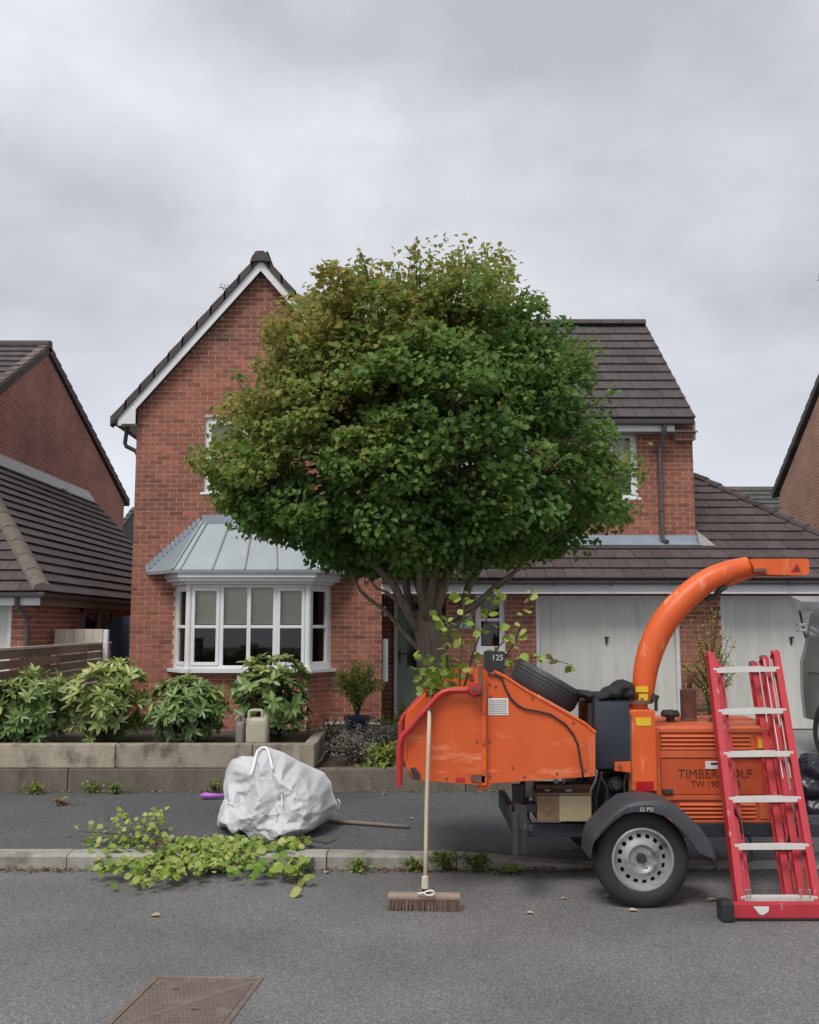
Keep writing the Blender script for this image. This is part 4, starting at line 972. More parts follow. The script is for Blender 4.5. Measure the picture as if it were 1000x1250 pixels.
def shrub(u, vb, vt, wpx, Y, label, kit, mtw, L=.16, nros=70, nleaf=8, v=.45, name='shrub', zb=None, dz=.0, spread=1.0, depth=.8, top=1.6, dense=2):
    b = W(u, vb, Y); t = W(u, vt, Y); h = t.z-b.z; rx = wpx/2*Y/F; zb = b.z if zb is None else zb
    th = thing(name, (b.x, Y, zb), label, 'plant', None); th['group'] = 'shrubs in the sleeper planter' if name == 'shrub' else ''
    if not th['group']: del th['group']
    out = []; st = MB(); c0 = Vector((b.x, Y, b.z+h*.46))
    for i in range(nros):
        d = Vector((random.gauss(0, 1), random.gauss(0, 1), random.gauss(.25, 1))).normalized()
        f_ = random.uniform(.72, 1.0) if i < nros*.7 else random.uniform(.3, .75)
        bulge = 1+.16*mnoise.noise(Vector((d.x*2+u, d.y*2, d.z*2)))
        p = c0+Vector((d.x*rx*f_*bulge*.88, d.y*rx*depth*f_*bulge, d.z*(h*.5)*f_*bulge*.95))
        if p.z < b.z+.02: p.z = b.z+.03+random.random()*.08
        ax = (d+Vector((0, -.15, .75))).normalized()
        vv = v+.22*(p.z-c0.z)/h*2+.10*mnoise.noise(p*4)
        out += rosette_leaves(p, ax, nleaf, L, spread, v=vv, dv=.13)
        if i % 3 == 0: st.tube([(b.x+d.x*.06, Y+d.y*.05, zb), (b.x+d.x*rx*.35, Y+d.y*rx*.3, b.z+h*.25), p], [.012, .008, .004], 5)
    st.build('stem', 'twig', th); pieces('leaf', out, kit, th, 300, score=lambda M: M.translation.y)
    return th
KL1 = leafkit('leaf', 'leaf_laurel', .29); KL2 = leafkit('leaf', 'leaf_laurel', .42, droop=.2)
SY = 9.38
shrub(33, 907, 815, 116, SY, 'low bushy green shrub at the far left end of the planter, pale young tips', KL1, '', L=.115, nros=200, nleaf=9, v=.46, spread=1.15)
shrub(131, 905, 795, 108, SY+.1, 'tallest yellow-tipped laurel shrub in front of the house corner, second from left', KL1, '', L=.13, nros=150, nleaf=9, v=.66, spread=1.1)
shrub(228, 907, 820, 108, SY, 'dark green domed shrub with drooping leaves under the left half of the bay window', KL1, '', L=.115, nros=200, nleaf=9, v=.38, spread=1.45)
shrub(330, 907, 791, 112, SY+.25, 'tall broad-leaved spotted laurel behind the two jerry cans', KL2, '', L=.125, nros=150, nleaf=8, v=.45, spread=1.3)

def scatter_plant(name, label, cat, c, rx, ry, h, n, size, m, v0, dv, stems=10, wid=.7, stem_m='twig', group=None, up=.3, shape='dome'):
    th = thing(name, c, label, cat, group); c = Vector(c); P = []; D = []; Nn = []; st = MB()
    for s_ in range(stems):
        a = random.uniform(0, 6.28); r = math.sqrt(random.random()); tp = c+Vector((math.cos(a)*r*rx, math.sin(a)*r*ry, h*random.uniform(.6, 1)*math.sqrt(max(.15, 1-r*r*.7))))
        mid = c+(tp-c)*.5+Vector((-(tp-c).x*.25, -(tp-c).y*.25, h*.1)); st.tube([c+Vector((math.cos(a)*.02, math.sin(a)*.02, 0)), mid, tp], [.006+h*.006, .004+h*.003, .002], 4)
        k = max(1, n//stems)
        for j in range(k):
            t = random.uniform(.25, 1.03); p = (c+(mid-c)*t*2) if t < .5 else mid+(tp-mid)*(t-.5)*2
            d = Vector((random.gauss(0, 1), random.gauss(0, 1), random.gauss(up, .8))).normalized()
            p = p+d*size*random.uniform(.3, 1.6); P.append(p[:]); D.append(d[:]); nn = Vector((random.gauss(0, .5), random.gauss(-.3, .5), 1)); Nn.append(nn[:])
    st.build('stem', stem_m, th)
    S = size*np.random.uniform(.6, 1.25, len(P)); v = np.clip(np.random.normal(v0, dv, len(P)), 0, 1)
    leaves('foliage', P, D, Nn, S, v, m, th, wid)
    return th
# pot plant by the wall
pp = W(436, 890, 11.6); pz = .30
scatter_plant('potted_shrub', 'loose yellow-green shrub growing in the dark blue pot beside the brick wall', 'plant', (pp.x, 11.6, pz+.28), .36, .30, .70, 3600, .05, 'leaf_bright', .75, .2, 45, .4)
pot = thing('plant_pot', (pp.x, 11.6, GZ), 'dark blue glazed pot on a stand against the wall below the bay', 'pot')
MB().lathe([(.0, pz-.02), (.11, pz-.02), (.16, pz+.20), (.175, pz+.21), (.175, pz+.26), (.15, pz+.26), (.14, pz+.2), (0, pz+.2)], 20, Matrix.Translation((pp.x, 11.6, 0))).build('bowl', 'pot_blue', pot, auto=35)
MB().box(pp.x-.14, pp.x+.14, 11.46, 11.74, GZ-.01, pz-.021).build('stand', 'stone', pot)
# lavender mass, weeds, low plants in the lower bed
for (u_, v_, Y_, rx_, h_, n_, sz, m_, v0, lab, st_) in [
    (432, 915, 9.4, .36, .36, 1800, .028, 'leaf_lavender', .45, 'dusty grey-mauve lavender clump right of the planter corner', 60),
    (465, 905, 10.0, .50, .46, 2000, .03, 'leaf_lavender', .3, 'dry brownish lavender clump behind the grey one', 60),
    (405, 905, 10.1, .35, .46, 1200, .03, 'leaf_lavender', .2, 'dark twiggy clump against the sleeper corner', 40),
    (472, 925, 9.25, .28, .26, 800, .042, 'leaf_weed', .75, 'yellow-green spurge-like clump in the low bed beside the orange tray', 22),
    (500, 880, 10.6, .5, .6, 1300, .045, 'leaf_weed', .45, 'rough green weeds at the foot of the tree before the front door', 30),
    (540, 905, 9.7, .42, .75, 1500, .055, 'leaf_weed', .65, 'leafy green weeds round the tree base behind the tray', 30)]:
    q = W(u_, v_, Y_); scatter_plant('bed_plant', lab, 'plant', (q.x, Y_, zm-.05 if Y_ < 11.4 else GZ), rx_, rx_*.8, max(.15, h_), n_, sz, m_, v0, .18, st_, .5, up=.8)
q = WG(463, 962, GZ); scatter_plant('weed', 'large bright green weed growing at the low sleeper beside the red bar', 'weed', (q.x, q.y-.05, GZ), .22, .12, .30, 260, .06, 'leaf_bright', .35, .2, 16, .6)
for u_, v_, r_, h_, n_, m_, v0, lab in [
    (45, 967, .18, .10, 120, 'leaf_weed', .6, 'small green weed at the foot of the sleepers, far left'),
    (112, 966, .14, .10, 90, 'leaf_weed', .5, 'weed with reddish litter against the sleepers under the yellow-tipped shrub'),
    (140, 967, .16, .09, 100, 'leaf_weed', .45, 'flat weed against the sleepers right of the reddish one'),
    (262, 966, .10, .12, 60, 'leaf_weed', .55, 'small weed behind the purple tool at the sleeper foot'),
    (72, 981, .20, .05, 420, 'leaf_dry', .55, 'brownish moss and grass clump lying on the pavement, far left'),
    (435, 1063, .09, .09, 70, 'leaf_weed', .6, 'tuft of weeds in the gutter between the stick and the broom'),
    (505, 1062, .10, .08, 80, 'leaf_weed', .5, 'dry tuft in the gutter left of the broom handle'),
    (545, 1058, .13, .13, 150, 'leaf_weed', .4, 'green gutter weed just right of the broom handle'),
    (585, 1062, .16, .12, 140, 'leaf_weed', .3, 'dark gutter weed left of the trailer lights'),
    (622, 1066, .12, .06, 70, 'leaf_weed', .35, 'low gutter weed below the trailer lights')]:
    zz = GZ if v_ < 1000 else .0; q = WG(u_, v_+2, zz)
    scatter_plant('weed', lab, 'weed', (q.x, min(q.y, KY-.03) if v_ > 1000 else q.y, zz), r_, r_*.35, h_, n_, .038 if m_ != 'leaf_dry' else .02, m_, v0, .2, 10, .55)
# shrub by the garage pillar
q = W(868, 790, 13.2); 
scatter_plant('wall_shrub', 'sparse yellowing bush in front of the brick pillar between the garage doors', 'plant', (q.x, 13.2, GZ), .5, .3, 1.95, 1900, .045, 'leaf_weed', .8, .2, 46, .42)

# ============================================================ THE TREE
TY = 10.0
tr = thing('street_tree', (W(522, 800, TY).x, TY, zm-.05), 'broad round-crowned green tree with olive-brown upper left, in front of the house', 'tree')
outl = [(240, 560), (246, 520), (262, 480), (276, 452), (305, 430), (340, 395), (362, 362), (385, 345), (420, 335), (452, 328), (478, 322), (505, 314), (540, 318), (572, 311), (605, 320), (640, 335), (662, 355), (684, 392), (705, 425), (738, 445), (757, 482), (768, 540), (778, 590), (768, 632), (745, 655), (715, 676), (680, 690), (640, 694), (600, 690), (560, 700), (515, 712), (470, 712), (430, 706), (395, 700), (355, 694), (325, 672), (296, 655), (262, 640), (244, 612)]
CC = W(508, 540, TY); OUT = []
for (u_, v_) in outl: p = W(u_, v_, TY)-CC; OUT.append((math.atan2(p.z, p.x), math.hypot(p.x, p.z)))
OUT.sort(); oa = np.array([a for a, _ in OUT]); orr = np.array([r for _, r in OUT])
oa = np.r_[oa-2*math.pi, oa, oa+2*math.pi]; orr = np.tile(orr, 3)
RY = 2.25
def env(a): return np.interp(a, oa, orr)
# clumps
cl = []
NC = 600
while len(cl) < NC:
    k_ = len(cl)+.5; fz_ = 1-2*k_/430; fa_ = k_*2.39996; d = np.array([math.cos(fa_)*math.sqrt(max(0, 1-fz_*fz_)), math.sin(fa_)*math.sqrt(max(0, 1-fz_*fz_)), fz_])+np.random.normal(size=3)*.06 if len(cl) < 430 else np.random.normal(size=3)
    d /= np.linalg.norm(d); f_ = np.random.uniform(.84, .935) if len(cl) < 430 else np.random.uniform(.3, .9)
    nzr = .90+.26*mnoise.noise(Vector(d)*2.3+Vector((5, 1, 2)))+.10*mnoise.noise(Vector(d)*5.5); f_ *= nzr*(1.05 if d[2] < .15 else .91)*(.95 if d[0] < -.5 else 1)*(.94 if d[2] > .6 else 1)
    if d[2] > .45 and len(cl) < 430 and np.random.rand() < .30: d[2] *= .4; d /= np.linalg.norm(d)
    a = math.atan2(d[2], d[0]); R = env(a); ca = math.hypot(d[0], d[2])
    p = np.array([d[0]/ca*R*ca*f_, d[1]*RY*f_, d[2]/ca*R*ca*f_]) if ca > 1e-3 else np.array([0, d[1]*RY*f_, 0])
    if p[2] < -.9 and f_ < .62 and len(cl) >= 430: continue
    cl.append((p+np.array(CC), f_, d))
for i in range(95):          # the flat skirt
    a = -math.pi*np.random.uniform(.03, .97); yy = np.random.uniform(-1.5, 1.3); R = env(a)*math.sqrt(1-(yy/RY)**2*.8)*np.random.uniform(.78, .90); q_ = np.array(CC)+[math.cos(a)*R, yy, math.sin(a)*R]
    cl.append((q_, .9, (q_-np.array(CC))/np.linalg.norm(q_-np.array(CC))))
for i in range(110):         # the upper shoulders
    a = math.radians(np.random.choice([-1, 1])*np.random.uniform(8, 62)+90); yy = np.random.uniform(-1.5, 1.0); R = env(a)*math.sqrt(1-(yy/RY)**2*.85)*np.random.uniform(.66, .93); q_ = np.array(CC)+[math.cos(a)*R, yy, math.sin(a)*R]
    cl.append((q_, .9, (q_-np.array(CC))/np.linalg.norm(q_-np.array(CC))))
trunkbase = Vector((W(524, 800, TY).x, TY, zm-.1)); fork = W(520, 745, TY)
tk = MB()
def wob(a, b, n, amp, seed):
    a = Vector(a); b = Vector(b); L_ = (b-a).length; out = []
    for i in range(n+1):
        t = i/n; o = Vector((mnoise.noise(Vector((t*2.2, seed, 1))), mnoise.noise(Vector((t*2.2, seed, 7))), mnoise.noise(Vector((t*2.2, seed, 13)))))*amp*L_*math.sin(math.pi*t)
        out.append(a+(b-a)*t+o)
    return out
segs = 22; path_ = wob(trunkbase, fork, 12, .05, 1.5)
R_ = [.178*(1-t/12*.12)+.10*math.exp(-t*1.1) for t in range(13)]
# ridged trunk
vs = []; fs = []
for i, p in enumerate(path_):
    for k in range(segs):
        t = 2*math.pi*k/segs; r = R_[i]*(1+.13*math.sin(3*t+.5+i*.06)+.07*math.sin(7*t+i*.2)+.05*mnoise.noise(Vector((math.cos(t)*3, math.sin(t)*3, i*.5)))); vs.append((p.x+r*math.cos(t), p.y+r*math.sin(t), p.z))
for i in range(12):
    for k in range(segs): fs.append((i*segs+k, i*segs+(k+1) % segs, (i+1)*segs+(k+1) % segs, (i+1)*segs+k))
fs.append(tuple(range(12*segs, 13*segs))); tk.add(vs, fs); trunk = tk.build('trunk', 'bark', tr, smooth=True)
limbs = []
targets = [(448, 705, -.3, 2), (400, 670, .1, 2), (355, 600, -.7, 3), (430, 560, .5, 3), (480, 480, -.5, 4), (505, 400, .2, 4), (548, 390, -.2, 4), (590, 430, .6, 4), (610, 520, -.6, 4), (680, 560, .2, 3), (700, 640, -.4, 2), (640, 690, -.2, 2), (560, 560, -1.3, 3), (470, 600, 1.3, 3), (600, 640, 1.2, 2), (500, 640, -1.4, 2)]
for i, (u_, v_, dy, st_) in enumerate(targets):
    e_ = W(u_, v_, TY+dy); s0 = Vector(path_[(11, 8, 10, 9, 11, 12, 12, 11)[i % 8]]); s0 = s0+Vector(((e_-s0).x*.04, dy*.06, 0))
    low = (e_.z-fork.z) < 1.0
    md = s0+(e_-s0)*.45+Vector((0, 0, (.0 if low else .25)))
    pth = wob(s0, md, 5, .10, i*3.1)+wob(md, e_, 6, .12, i*5.7)[1:]
    r0 = .055 if not low else .036; 
    if st_ == 4: r0 = .075
    rr_ = [r0*(1-j/len(pth)*.82) for j in range(len(pth))]
    MB().tube(pth, rr_, 9).build('branch', 'bark', trunk, smooth=True); limbs.append(pth)
LP_ = [p for l in limbs for p in l[4:]]
LA = np.array([p[:] for p in LP_]); tw = MB()
for i, (p, f_, d) in enumerate(cl):
    if i % 2: continue
    j = int(np.argmin(((LA-(p*.65+np.array(CC)*.35))**2).sum(1))); a = LP_[j]; b = Vector(p)
    tw.tube(wob(a, b+Vector((0, 0, .05)), 4, .12, i), [.013, .011, .008, .006, .003], 4)
# thin upright shoots at the top
for u_, v0_, v1_ in ((548, 400, 318), (541, 400, 330), (556, 395, 326), (500, 390, 322), (610, 400, 330), (440, 400, 335), (395, 420, 350), (470, 395, 330)):
    a = W(u_+random.uniform(-10, 10), v0_, TY); b = W(u_, v1_, TY+random.uniform(-.2, .2)); tw.tube(wob(a, b, 4, .04, u_), [.018, .014, .011, .008, .004], 5)
    for j in range(2): cl.append((np.array(a+(b-a)*random.uniform(.6, 1)), .99, np.array((0, 0, 1))))
o_ = tw.build('twigs', 'twig', tr); o_['kind'] = 'stuff'
# leaves
P = []; D = []; Nn = []; V_ = []; S_ = []
for (p, f_, d) in cl:
    u_ = 500+p[0]*F/p[1]; topl = (p[2]-CC.z)/2.0; left = -(p[0]-CC.x)/2.5
    dist = p-np.array(CC); fringe = topl > .78
    n = int(np.random.uniform(50, 215)); 
    if fringe: n = int(n*.5)
    elif topl > .45: n = int(n*.75)
    rad = np.random.uniform(.13, .36)
    off = rnd(n)*np.random.uniform(.2, 1, (n, 1))**.5*rad*np.array([1.15, 1.15, .72]); q = p+off
    out_ = dist/(np.linalg.norm(dist)+1e-6)
    nn = rnd(n)*.55+out_*.35+np.array([0, -.12, .75]); dd = rnd(n)*.8+out_*.5+np.array([0, 0, -.45])
    base = .30+.24*mnoise.noise(Vector(p)*1.6)
    brown = max(0, min(1, (topl*1.0+left*.85+.02)*1.4+.3*mnoise.noise(Vector(p)*1.1)))
    rightb = max(0, min(1, ((p[0]-CC.x)/2.5-.72)*2.0))*.45
    v = base+.45*brown+.34*rightb+np.random.normal(0, .13, n)
    yel = np.random.rand(n) < .012; v[yel] = .8
    P.append(q); D.append(dd); Nn.append(nn); V_.append(v); S_.append(np.random.uniform(.042, .088, n)*(1 if not fringe else .9))
stray = MB()
for i in range(150):          # stray shoots past the outline, leaves strung along them
    d = np.random.normal(size=3)*[1, .8, 1]+[0, 0, .35]; d /= np.linalg.norm(d); a = math.atan2(d[2], d[0]); R = env(a); ca = math.hypot(d[0], d[2])
    s0 = np.array(CC)+np.array([d[0]/ca*R*ca, d[1]*RY, d[2]/ca*R*ca])*.80; L_ = np.random.uniform(.22, .48)*(1 if d[2] > 0 else .6); dr = d*.7+np.array([0, 0, .55 if d[2] > -.1 else -.1])+np.random.normal(size=3)*.15; dr /= np.linalg.norm(dr)
    m_ = 14+int(L_*26); t = np.random.uniform(.05, 1.02, (m_, 1)); q = s0+dr*L_*t+np.random.normal(size=(m_, 3))*.035; stray.tube([Vector(LP_[int(np.argmin(((LA-(s0*.75+np.array(CC)*.25))**2).sum(1)))]), s0-dr*.06, s0+dr*L_*.5+np.random.normal(size=3)*.02, s0+dr*L_], [.009, .007, .005, .002], 4)
    P.append(q); D.append(rnd(m_)*.9+dr*.5+[0, 0, -.3]); Nn.append(rnd(m_)*.6+[0, -.2, .7]); topl = (q[0][2]-CC.z)/2; left = -(q[0][0]-CC.x)/2.5
    V_.append(np.clip(.40+.4*max(0, topl*.8+left*.6)+np.random.normal(0, .12, m_), 0, 1)); S_.append(np.random.uniform(.045, .085, m_))
o_ = stray.build('shoots', 'twig', tr); o_['kind'] = 'stuff'
P = np.concatenate(P); D = np.concatenate(D); Nn = np.concatenate(Nn); V_ = np.clip(np.concatenate(V_), 0, 1); S_ = np.concatenate(S_)
leaves('crown', P, D, Nn, S_, V_, 'leaf_tree', tr, .85)

# ============================================================ THE WOOD CHIPPER
CX = W(785, 1055, 5.57).x
ch = thing('wood_chipper', (W(800, 1055, 6.22).x, 6.22, 0), 'orange towable wood chipper with curved discharge chute, parked at the kerb', 'wood chipper')
def pol(pts, Y): return [W(u, v, Y) for u, v in pts]
def plate(name, pts, Y, th, m, parent=ch, **k): return MB().prism(pol(pts, Y), (0, th, 0)).build(name, m, parent, **k)
HN, HF = 5.78, 6.84
def atY(p, Y): return Vector((p.x, Y, p.z))
# feed funnel (right part of the hopper)
fun = [(590, 957), (641, 953.5), (722, 948), (727, 940), (727, 895), (714, 884), (640, 842), (617, 827), (603, 820.5), (592, 824)]
fp = pol(fun, HN)
mb = MB(); mb.prism(fp, (0, .012, 0)); mb.prism([atY(p, HF) for p in fp], (0, .012, 0))
# bottom, right and top sheets between the sides
def sheet(mb, a, b, t=.008, y0=HN+.012, y1=HF):
    d = (b-a).normalized(); n = Vector((-d.z, 0, d.x))*t
    mb.prism([atY(a, y0), atY(b, y0), atY(b+n, y0), atY(a+n, y0)], (0, y1-y0, 0))
for i in (0, 1, 2, 3, 4, 5, 6): 
    if i < 6: sheet(mb, fp[i], fp[i+1])
funnel = mb.build('feed_funnel', 'orange_worn', ch)
# folded edge of the funnel top
MB().tube([p+Vector((0, .0, .004)) for p in (fp[8], fp[7], fp[6], fp[5], fp[4])], .010, 6).build('edge_trim', 'orange', funnel)
# feed tray (left part)
HT = 5.74
tray = [(506, 952), (589, 958.5), (589, 838), (547, 841), (499, 889), (494, 900), (494.5, 935)]
tp_ = pol(tray, HT); mb = MB(); mb.prism(tp_, (0, .01, 0)); mb.prism([atY(p, HF+.03) for p in tp_], (0, .01, 0))
sheet(mb, tp_[0], tp_[1], y0=HT+.01, y1=HF+.03); ft = mb.build('feed_tray', 'orange_worn', ch)
for yy, nm in ((HT-.012, 'tray_rim'), (HF+.05, 'tray_rim')):
    MB().tube([atY(W(u, v, HT), yy) for u, v in ((505, 951), (498, 936), (494.5, 925), (495.5, 900), (500, 889), (522, 866), (545, 845), (552, 840.5), (588, 839))], .0105, 8).build(nm, 'orange', ft, smooth=True)
# hinge seam and straps between the two
MB().prism(pol([(588, 836), (593, 824), (594, 958), (588, 959)], HT-.008), (0, .02, 0)).build('hinge_plate', 'orange', ch)
for v in (862, 900, 938): MB().tube([W(590.5, v, HT-.012), W(590.5, v+9, HT-.012)], .009, 8).build('hinge', 'orange_dull', ch)
plate('hinge_post', [(579, 842), (580, 826), (584, 811), (589, 811), (590, 838)], HT-.02, .05, 'orange')
plate('hinge_post', [(556, 822), (557, 811), (570, 812), (578, 815), (578, 822)], HF+.0, .05, 'orange')
plate('tray_bracket', [(594, 958), (594, 950), (588, 952), (583, 963), (592, 964), (600, 957)], HT+.02, .05, 'orange_worn')
plate('tray_bracket', [(575, 954), (575, 946), (592, 946), (592, 956)], HT-.008, .02, 'rust')
plate('paint_patch', [(556, 954), (557, 949), (568, 950), (568, 955)], HT-.004, .008, 'red_bar')
plate('latch', [(500, 948), (498, 940), (507, 937), (513, 946), (511, 953)], HT-.02, .04, 'dark_metal')
# red control bar
bar = [(487.5, 960), (487, 930), (487.5, 908), (491, 899), (535, 849), (540, 845.5), (548, 843), (580, 842.5)]
mb = MB(); b1 = [W(u, v, HT-.05) for u, v in bar]; mb.tube(b1, .018, 10); rb = mb.build('control_bar', 'red_bar', ch, auto=60)
MB().tube([atY(p, HF+.08) for p in b1], .021, 10).build('control_bar', 'red_bar', ch, auto=60)
MB().tube([atY(b1[0], HT-.05)+Vector((0, 0, .02)), atY(b1[0], HF+.08)+Vector((0, 0, .02))], .02, 10).build('control_bar', 'red_bar', ch, smooth=True)
c_ = W(579, 840.5, HT-.06); TR = Matrix.Translation(c_) @ Matrix.Rotation(math.pi/2, 4, 'X')
MB().lathe([(0, .035), (.036, .035), (.04, .028), (.04, -.05), (0, -.05)], 20, TR).build('pivot_boss', 'red_bar', rb, auto=40)
MB().lathe([(0, .045), (.016, .045), (.018, .034), (0, .034)], 8, TR).build('bolt', 'rust', rb)
plate('pivot_cap', [(584, 812), (588, 812), (590, 848), (584, 849)], HT-.045, .02, 'rust')
# white notice
a = W(596.5, 873, HN-.003); b = W(620.5, 852.5, HN-.003)
nt_ = MB().box(a.x, b.x, HN-.004, HN, a.z, b.z).build('notice', 'white_label', ch)
tl_ = MB(); random.seed(3)
for i in range(8):
    z = b.z-.012-i*.0117; x = a.x+.008
    while x < b.x-.012:
        l = random.uniform(.004, .012); tl_.box(x, min(x+l, b.x-.008), HN-.0052, HN-.0042, z-.0038, z); x += l+.003
o = tl_.build('fine_print', 'ink', nt_); o['kind'] = 'stuff'
# black control box with its number
plate('control_box', [(592, 797), (593, 795), (616, 795.5), (617, 798), (616, 830), (607, 829), (593, 818)], HN+.12, .10, 'black_plastic')
q = W(600.2, 806, HN+.118); text_obj('number', '125', .052, FACE(q), 'text_white', ch)
q = W(599.5, 812, HN+.118)
MB().tube([W(594, 823, HN+.1), W(601, 822, HN+.09), W(608, 826, HN+.07), W(612, 833, HN+.06), W(606, 836, HN+.05)], .008, 6).build('cable', 'dark_metal', ch, smooth=True)
# black cable drooping over the funnel side
cab = [(596, 823), (605, 824), (613, 828), (617, 840), (624, 853), (632, 861), (642, 866), (655, 868), (672, 872), (690, 884), (700, 896), (706, 910), (708, 925), (711, 940), (712, 950)]
MB().tube([W(u, v, HN-.012) for u, v in cab], .0065, 6).build('cable', 'black_plastic', ch, smooth=True)
for u_, v_ in ((598, 835), (598, 905), (598, 948), (640, 948), (680, 944), (715, 940), (650, 852), (700, 882), (510, 945), (545, 950), (582, 850), (582, 905)):
    q = W(u_, v_, HN if u_ > 590 else HT); MB().tube([q+Vector((0, .002, 0)), q+Vector((0, -.008, 0))], .0075, 6).build('bolt', 'rust', ch)
# diagonal fold
plate('gusset', [(716, 905), (727, 897), (727, 947), (722, 948)], HN-.004, .01, 'orange_dull')
# ---- dark tank
mb = MB(); a = W(727, 940, 5.96); b = W(769.5, 856.5, 5.96); mb.box(a.x, b.x, 5.96, 6.47, a.z, b.z, bev=.03); tk_ = mb.build('hydraulic_tank', 'navy_tank', ch, auto=50)
a = W(721, 938, 6.02); b = W(728, 858, 6.02); MB().box(a.x, b.x+.02, 6.04, 6.42, a.z, b.z, bev=.01).build('tank_bracket', 'dark_metal', tk_)
plate('bracket', [(751, 931), (770, 930), (770, 943), (751, 941)], 5.92, .03, 'orange')
MB().tube([W(757, 935, 5.92), W(757, 935, 5.9)], .012, 8).build('bolt', 'rust', ch)
# ---- discharge tower
a = W(770, 966, 5.98); b = W(800, 867, 5.98); mb = MB(); mb.box(a.x, b.x, 5.98, 6.38, a.z, b.z, bev=.008)
tw_ = mb.build('discharge_tower', 'orange', ch)
c0 = Vector(((a.x+b.x)/2, 6.14, b.z))
zf = W(785, 858, 6.12).z
MB().tube([(c0.x, 6.14, b.z-.02), (c0.x, 6.14, zf)], .080, 20).build('turret', 'orange', tw_, auto=40)
MB().lathe([(0, -.012), (.118, -.012), (.118, .0), (.118, .012), (0, .012)], 28, Matrix.Translation((c0.x-.005, 6.14, zf+.01))).build('flange', 'rust', tw_, auto=40)
for k in range(8): t = k*math.pi/4+.2; MB().tube([(c0.x+.1*math.cos(t), 6.14+.1*math.sin(t), zf+.02), (c0.x+.1*math.cos(t), 6.14+.1*math.sin(t), zf+.038)], .009, 6).build('bolt', 'rust', tw_)
plate('yellow_label', [(776, 876), (795, 876), (795, 886), (777, 886)], 5.977, .003, 'yellow_label', tw_)
plate('reflector', [(777, 954), (798, 954), (798, 966), (777, 966)], 5.972, .008, 'red_plastic', tw_)
plate('tower_edge', [(768, 872), (771, 872), (771, 966), (768, 966)], 5.97, .02, 'rust', tw_)
# chute
cl_ = [(785.5, 857), (786, 838), (789, 815), (796, 790), (807, 766), (822, 745), (842, 725), (865, 708), (890, 697.5), (913, 692)]
pc = [W(u, v, 6.14) for u, v in cl_]
# smooth with Catmull-Rom
def crom(P, n=5):
    Q = [P[0]*2-P[1]]+P+[P[-1]*2-P[-2]]; o = []
    for i in range(1, len(Q)-2):
        for k in range(n):
            t = k/n; a, b, c, d = Q[i-1], Q[i], Q[i+1], Q[i+2]
            o.append(.5*((2*b)+(c-a)*t+(2*a-5*b+4*c-d)*t*t+(3*b-a-3*c+d)*t**3))
    o.append(P[-1].copy()); return o
pth = crom(pc); nn_ = len(pth); rr_ = [.068+.022*math.sin(math.pi*min(1, i/nn_*1.05)) if i < nn_*.8 else .068+.022*math.sin(math.pi*.84) * (1-(i-nn_*.8)/(nn_*.2)*.9) for i in range(nn_)]
cho = MB().tube(pth, rr_, 20).build('discharge_chute', 'orange', tw_, auto=70) if 0 else None
BASE_tw = tw_
cho = MB().tube(pth, rr_, 20).build('discharge_chute', 'orange', ch, auto=70)
# seam line along the chute, lower lip
MB().tube([W(u, v, 6.14) for u, v in ((882, 717), (900, 707), (916, 700), (930, 697))], [.012, .03, .035, .02], 8).build('chute_lip', 'orange_dull', cho, smooth=True)
fl_ = [(916, 684), (919, 682), (986, 682), (988, 685), (988, 700), (984, 702), (940, 701.5), (922, 697)]
dfl = MB(); dfl.prism([W(u, v, 6.05) for u, v in fl_], (0, .012, 0)); dfl.prism([W(u, v, 6.05)+Vector((0, .18, 0)) for u, v in fl_], (0, .012, 0))
ta = W(916, 684, 6.05); tb_ = W(988, 683, 6.05); dfl.box(ta.x, tb_.x, 6.062, 6.23, ta.z-.004, ta.z+.008); dfo = dfl.build('deflector', 'orange', cho)
tri = [(966, 698), (978.5, 698), (973.5, 687.5)]
MB().prism(pol(tri, 6.046), (0, .003, 0)).build('red_triangle', 'red_plastic', dfo)
tri2 = [(969, 696.4), (976, 696.4), (973.2, 690.5)]; MB().prism(pol(tri2, 6.044), (0, .002, 0)).build('triangle_centre', 'ink_brown', dfo)
plate('hinge', [(919, 694), (935, 694), (937, 698), (921, 698)], 6.03, .02, 'rust', dfo)
MB().tube([W(874, 725, 6.14), W(881, 719, 6.12), W(886, 716, 6.12)], .02, 8).build('clamp', 'dark_metal', cho)
MB().tube([W(862, 733, 6.17), W(878, 723, 6.17)], .014, 6).build('handle', 'dark_metal', cho)
plate('yellow_label', [(776.5, 838), (791, 838), (791.5, 845), (776.5, 845)], 6.055, .012, 'yellow_label', cho)
plate('yellow_label', [(780, 847), (791, 847), (791, 856), (780, 856)], 6.056, .012, 'yellow_label', cho)
mb = MB(); mb.tube([W(798, 855, 6.08), W(801, 848, 6.08)], .026, 10); mb.tube([W(801, 868, 6.08), W(801, 850, 6.08)], .012, 8); mb.build('clamp_knob', 'black_plastic', ch)
# ---- engine cover
EF, EB = 6.1, 6.84
a = W(800, 1008, EF); b = W(957, 887, EF); EX0, EX1, EZ0, EZ1 = a.x, b.x, a.z, b.z
mb = MB(); mb.prism([(EX0, EF+.01, EZ0), (EX0, EF+.01, EZ1-.02), (EX0, EF+.035, EZ1), (EX0, EB, EZ1), (EX0, EB, EZ0)], (EX1-EX0, 0, 0)); ec_ = mb.build('engine_cover', 'orange_dull', ch)
def fz(v): return W(800, v, EF).z
def fxx(u): return W(u, 950, EF).x
def bx(name, u0, u1, v0, v1, y0, y1, m, parent=ec_, bev=.004): return MB().box(fxx(u0), fxx(u1), y0, y1, fz(v1), fz(v0), bev=bev).build(name, m, parent)
bx('frame_strip', 800, 806, 888, 1008, EF-.012, EF+.01, 'orange'); bx('frame_strip', 950, 957, 888, 1008, EF-.012, EF+.01, 'orange')
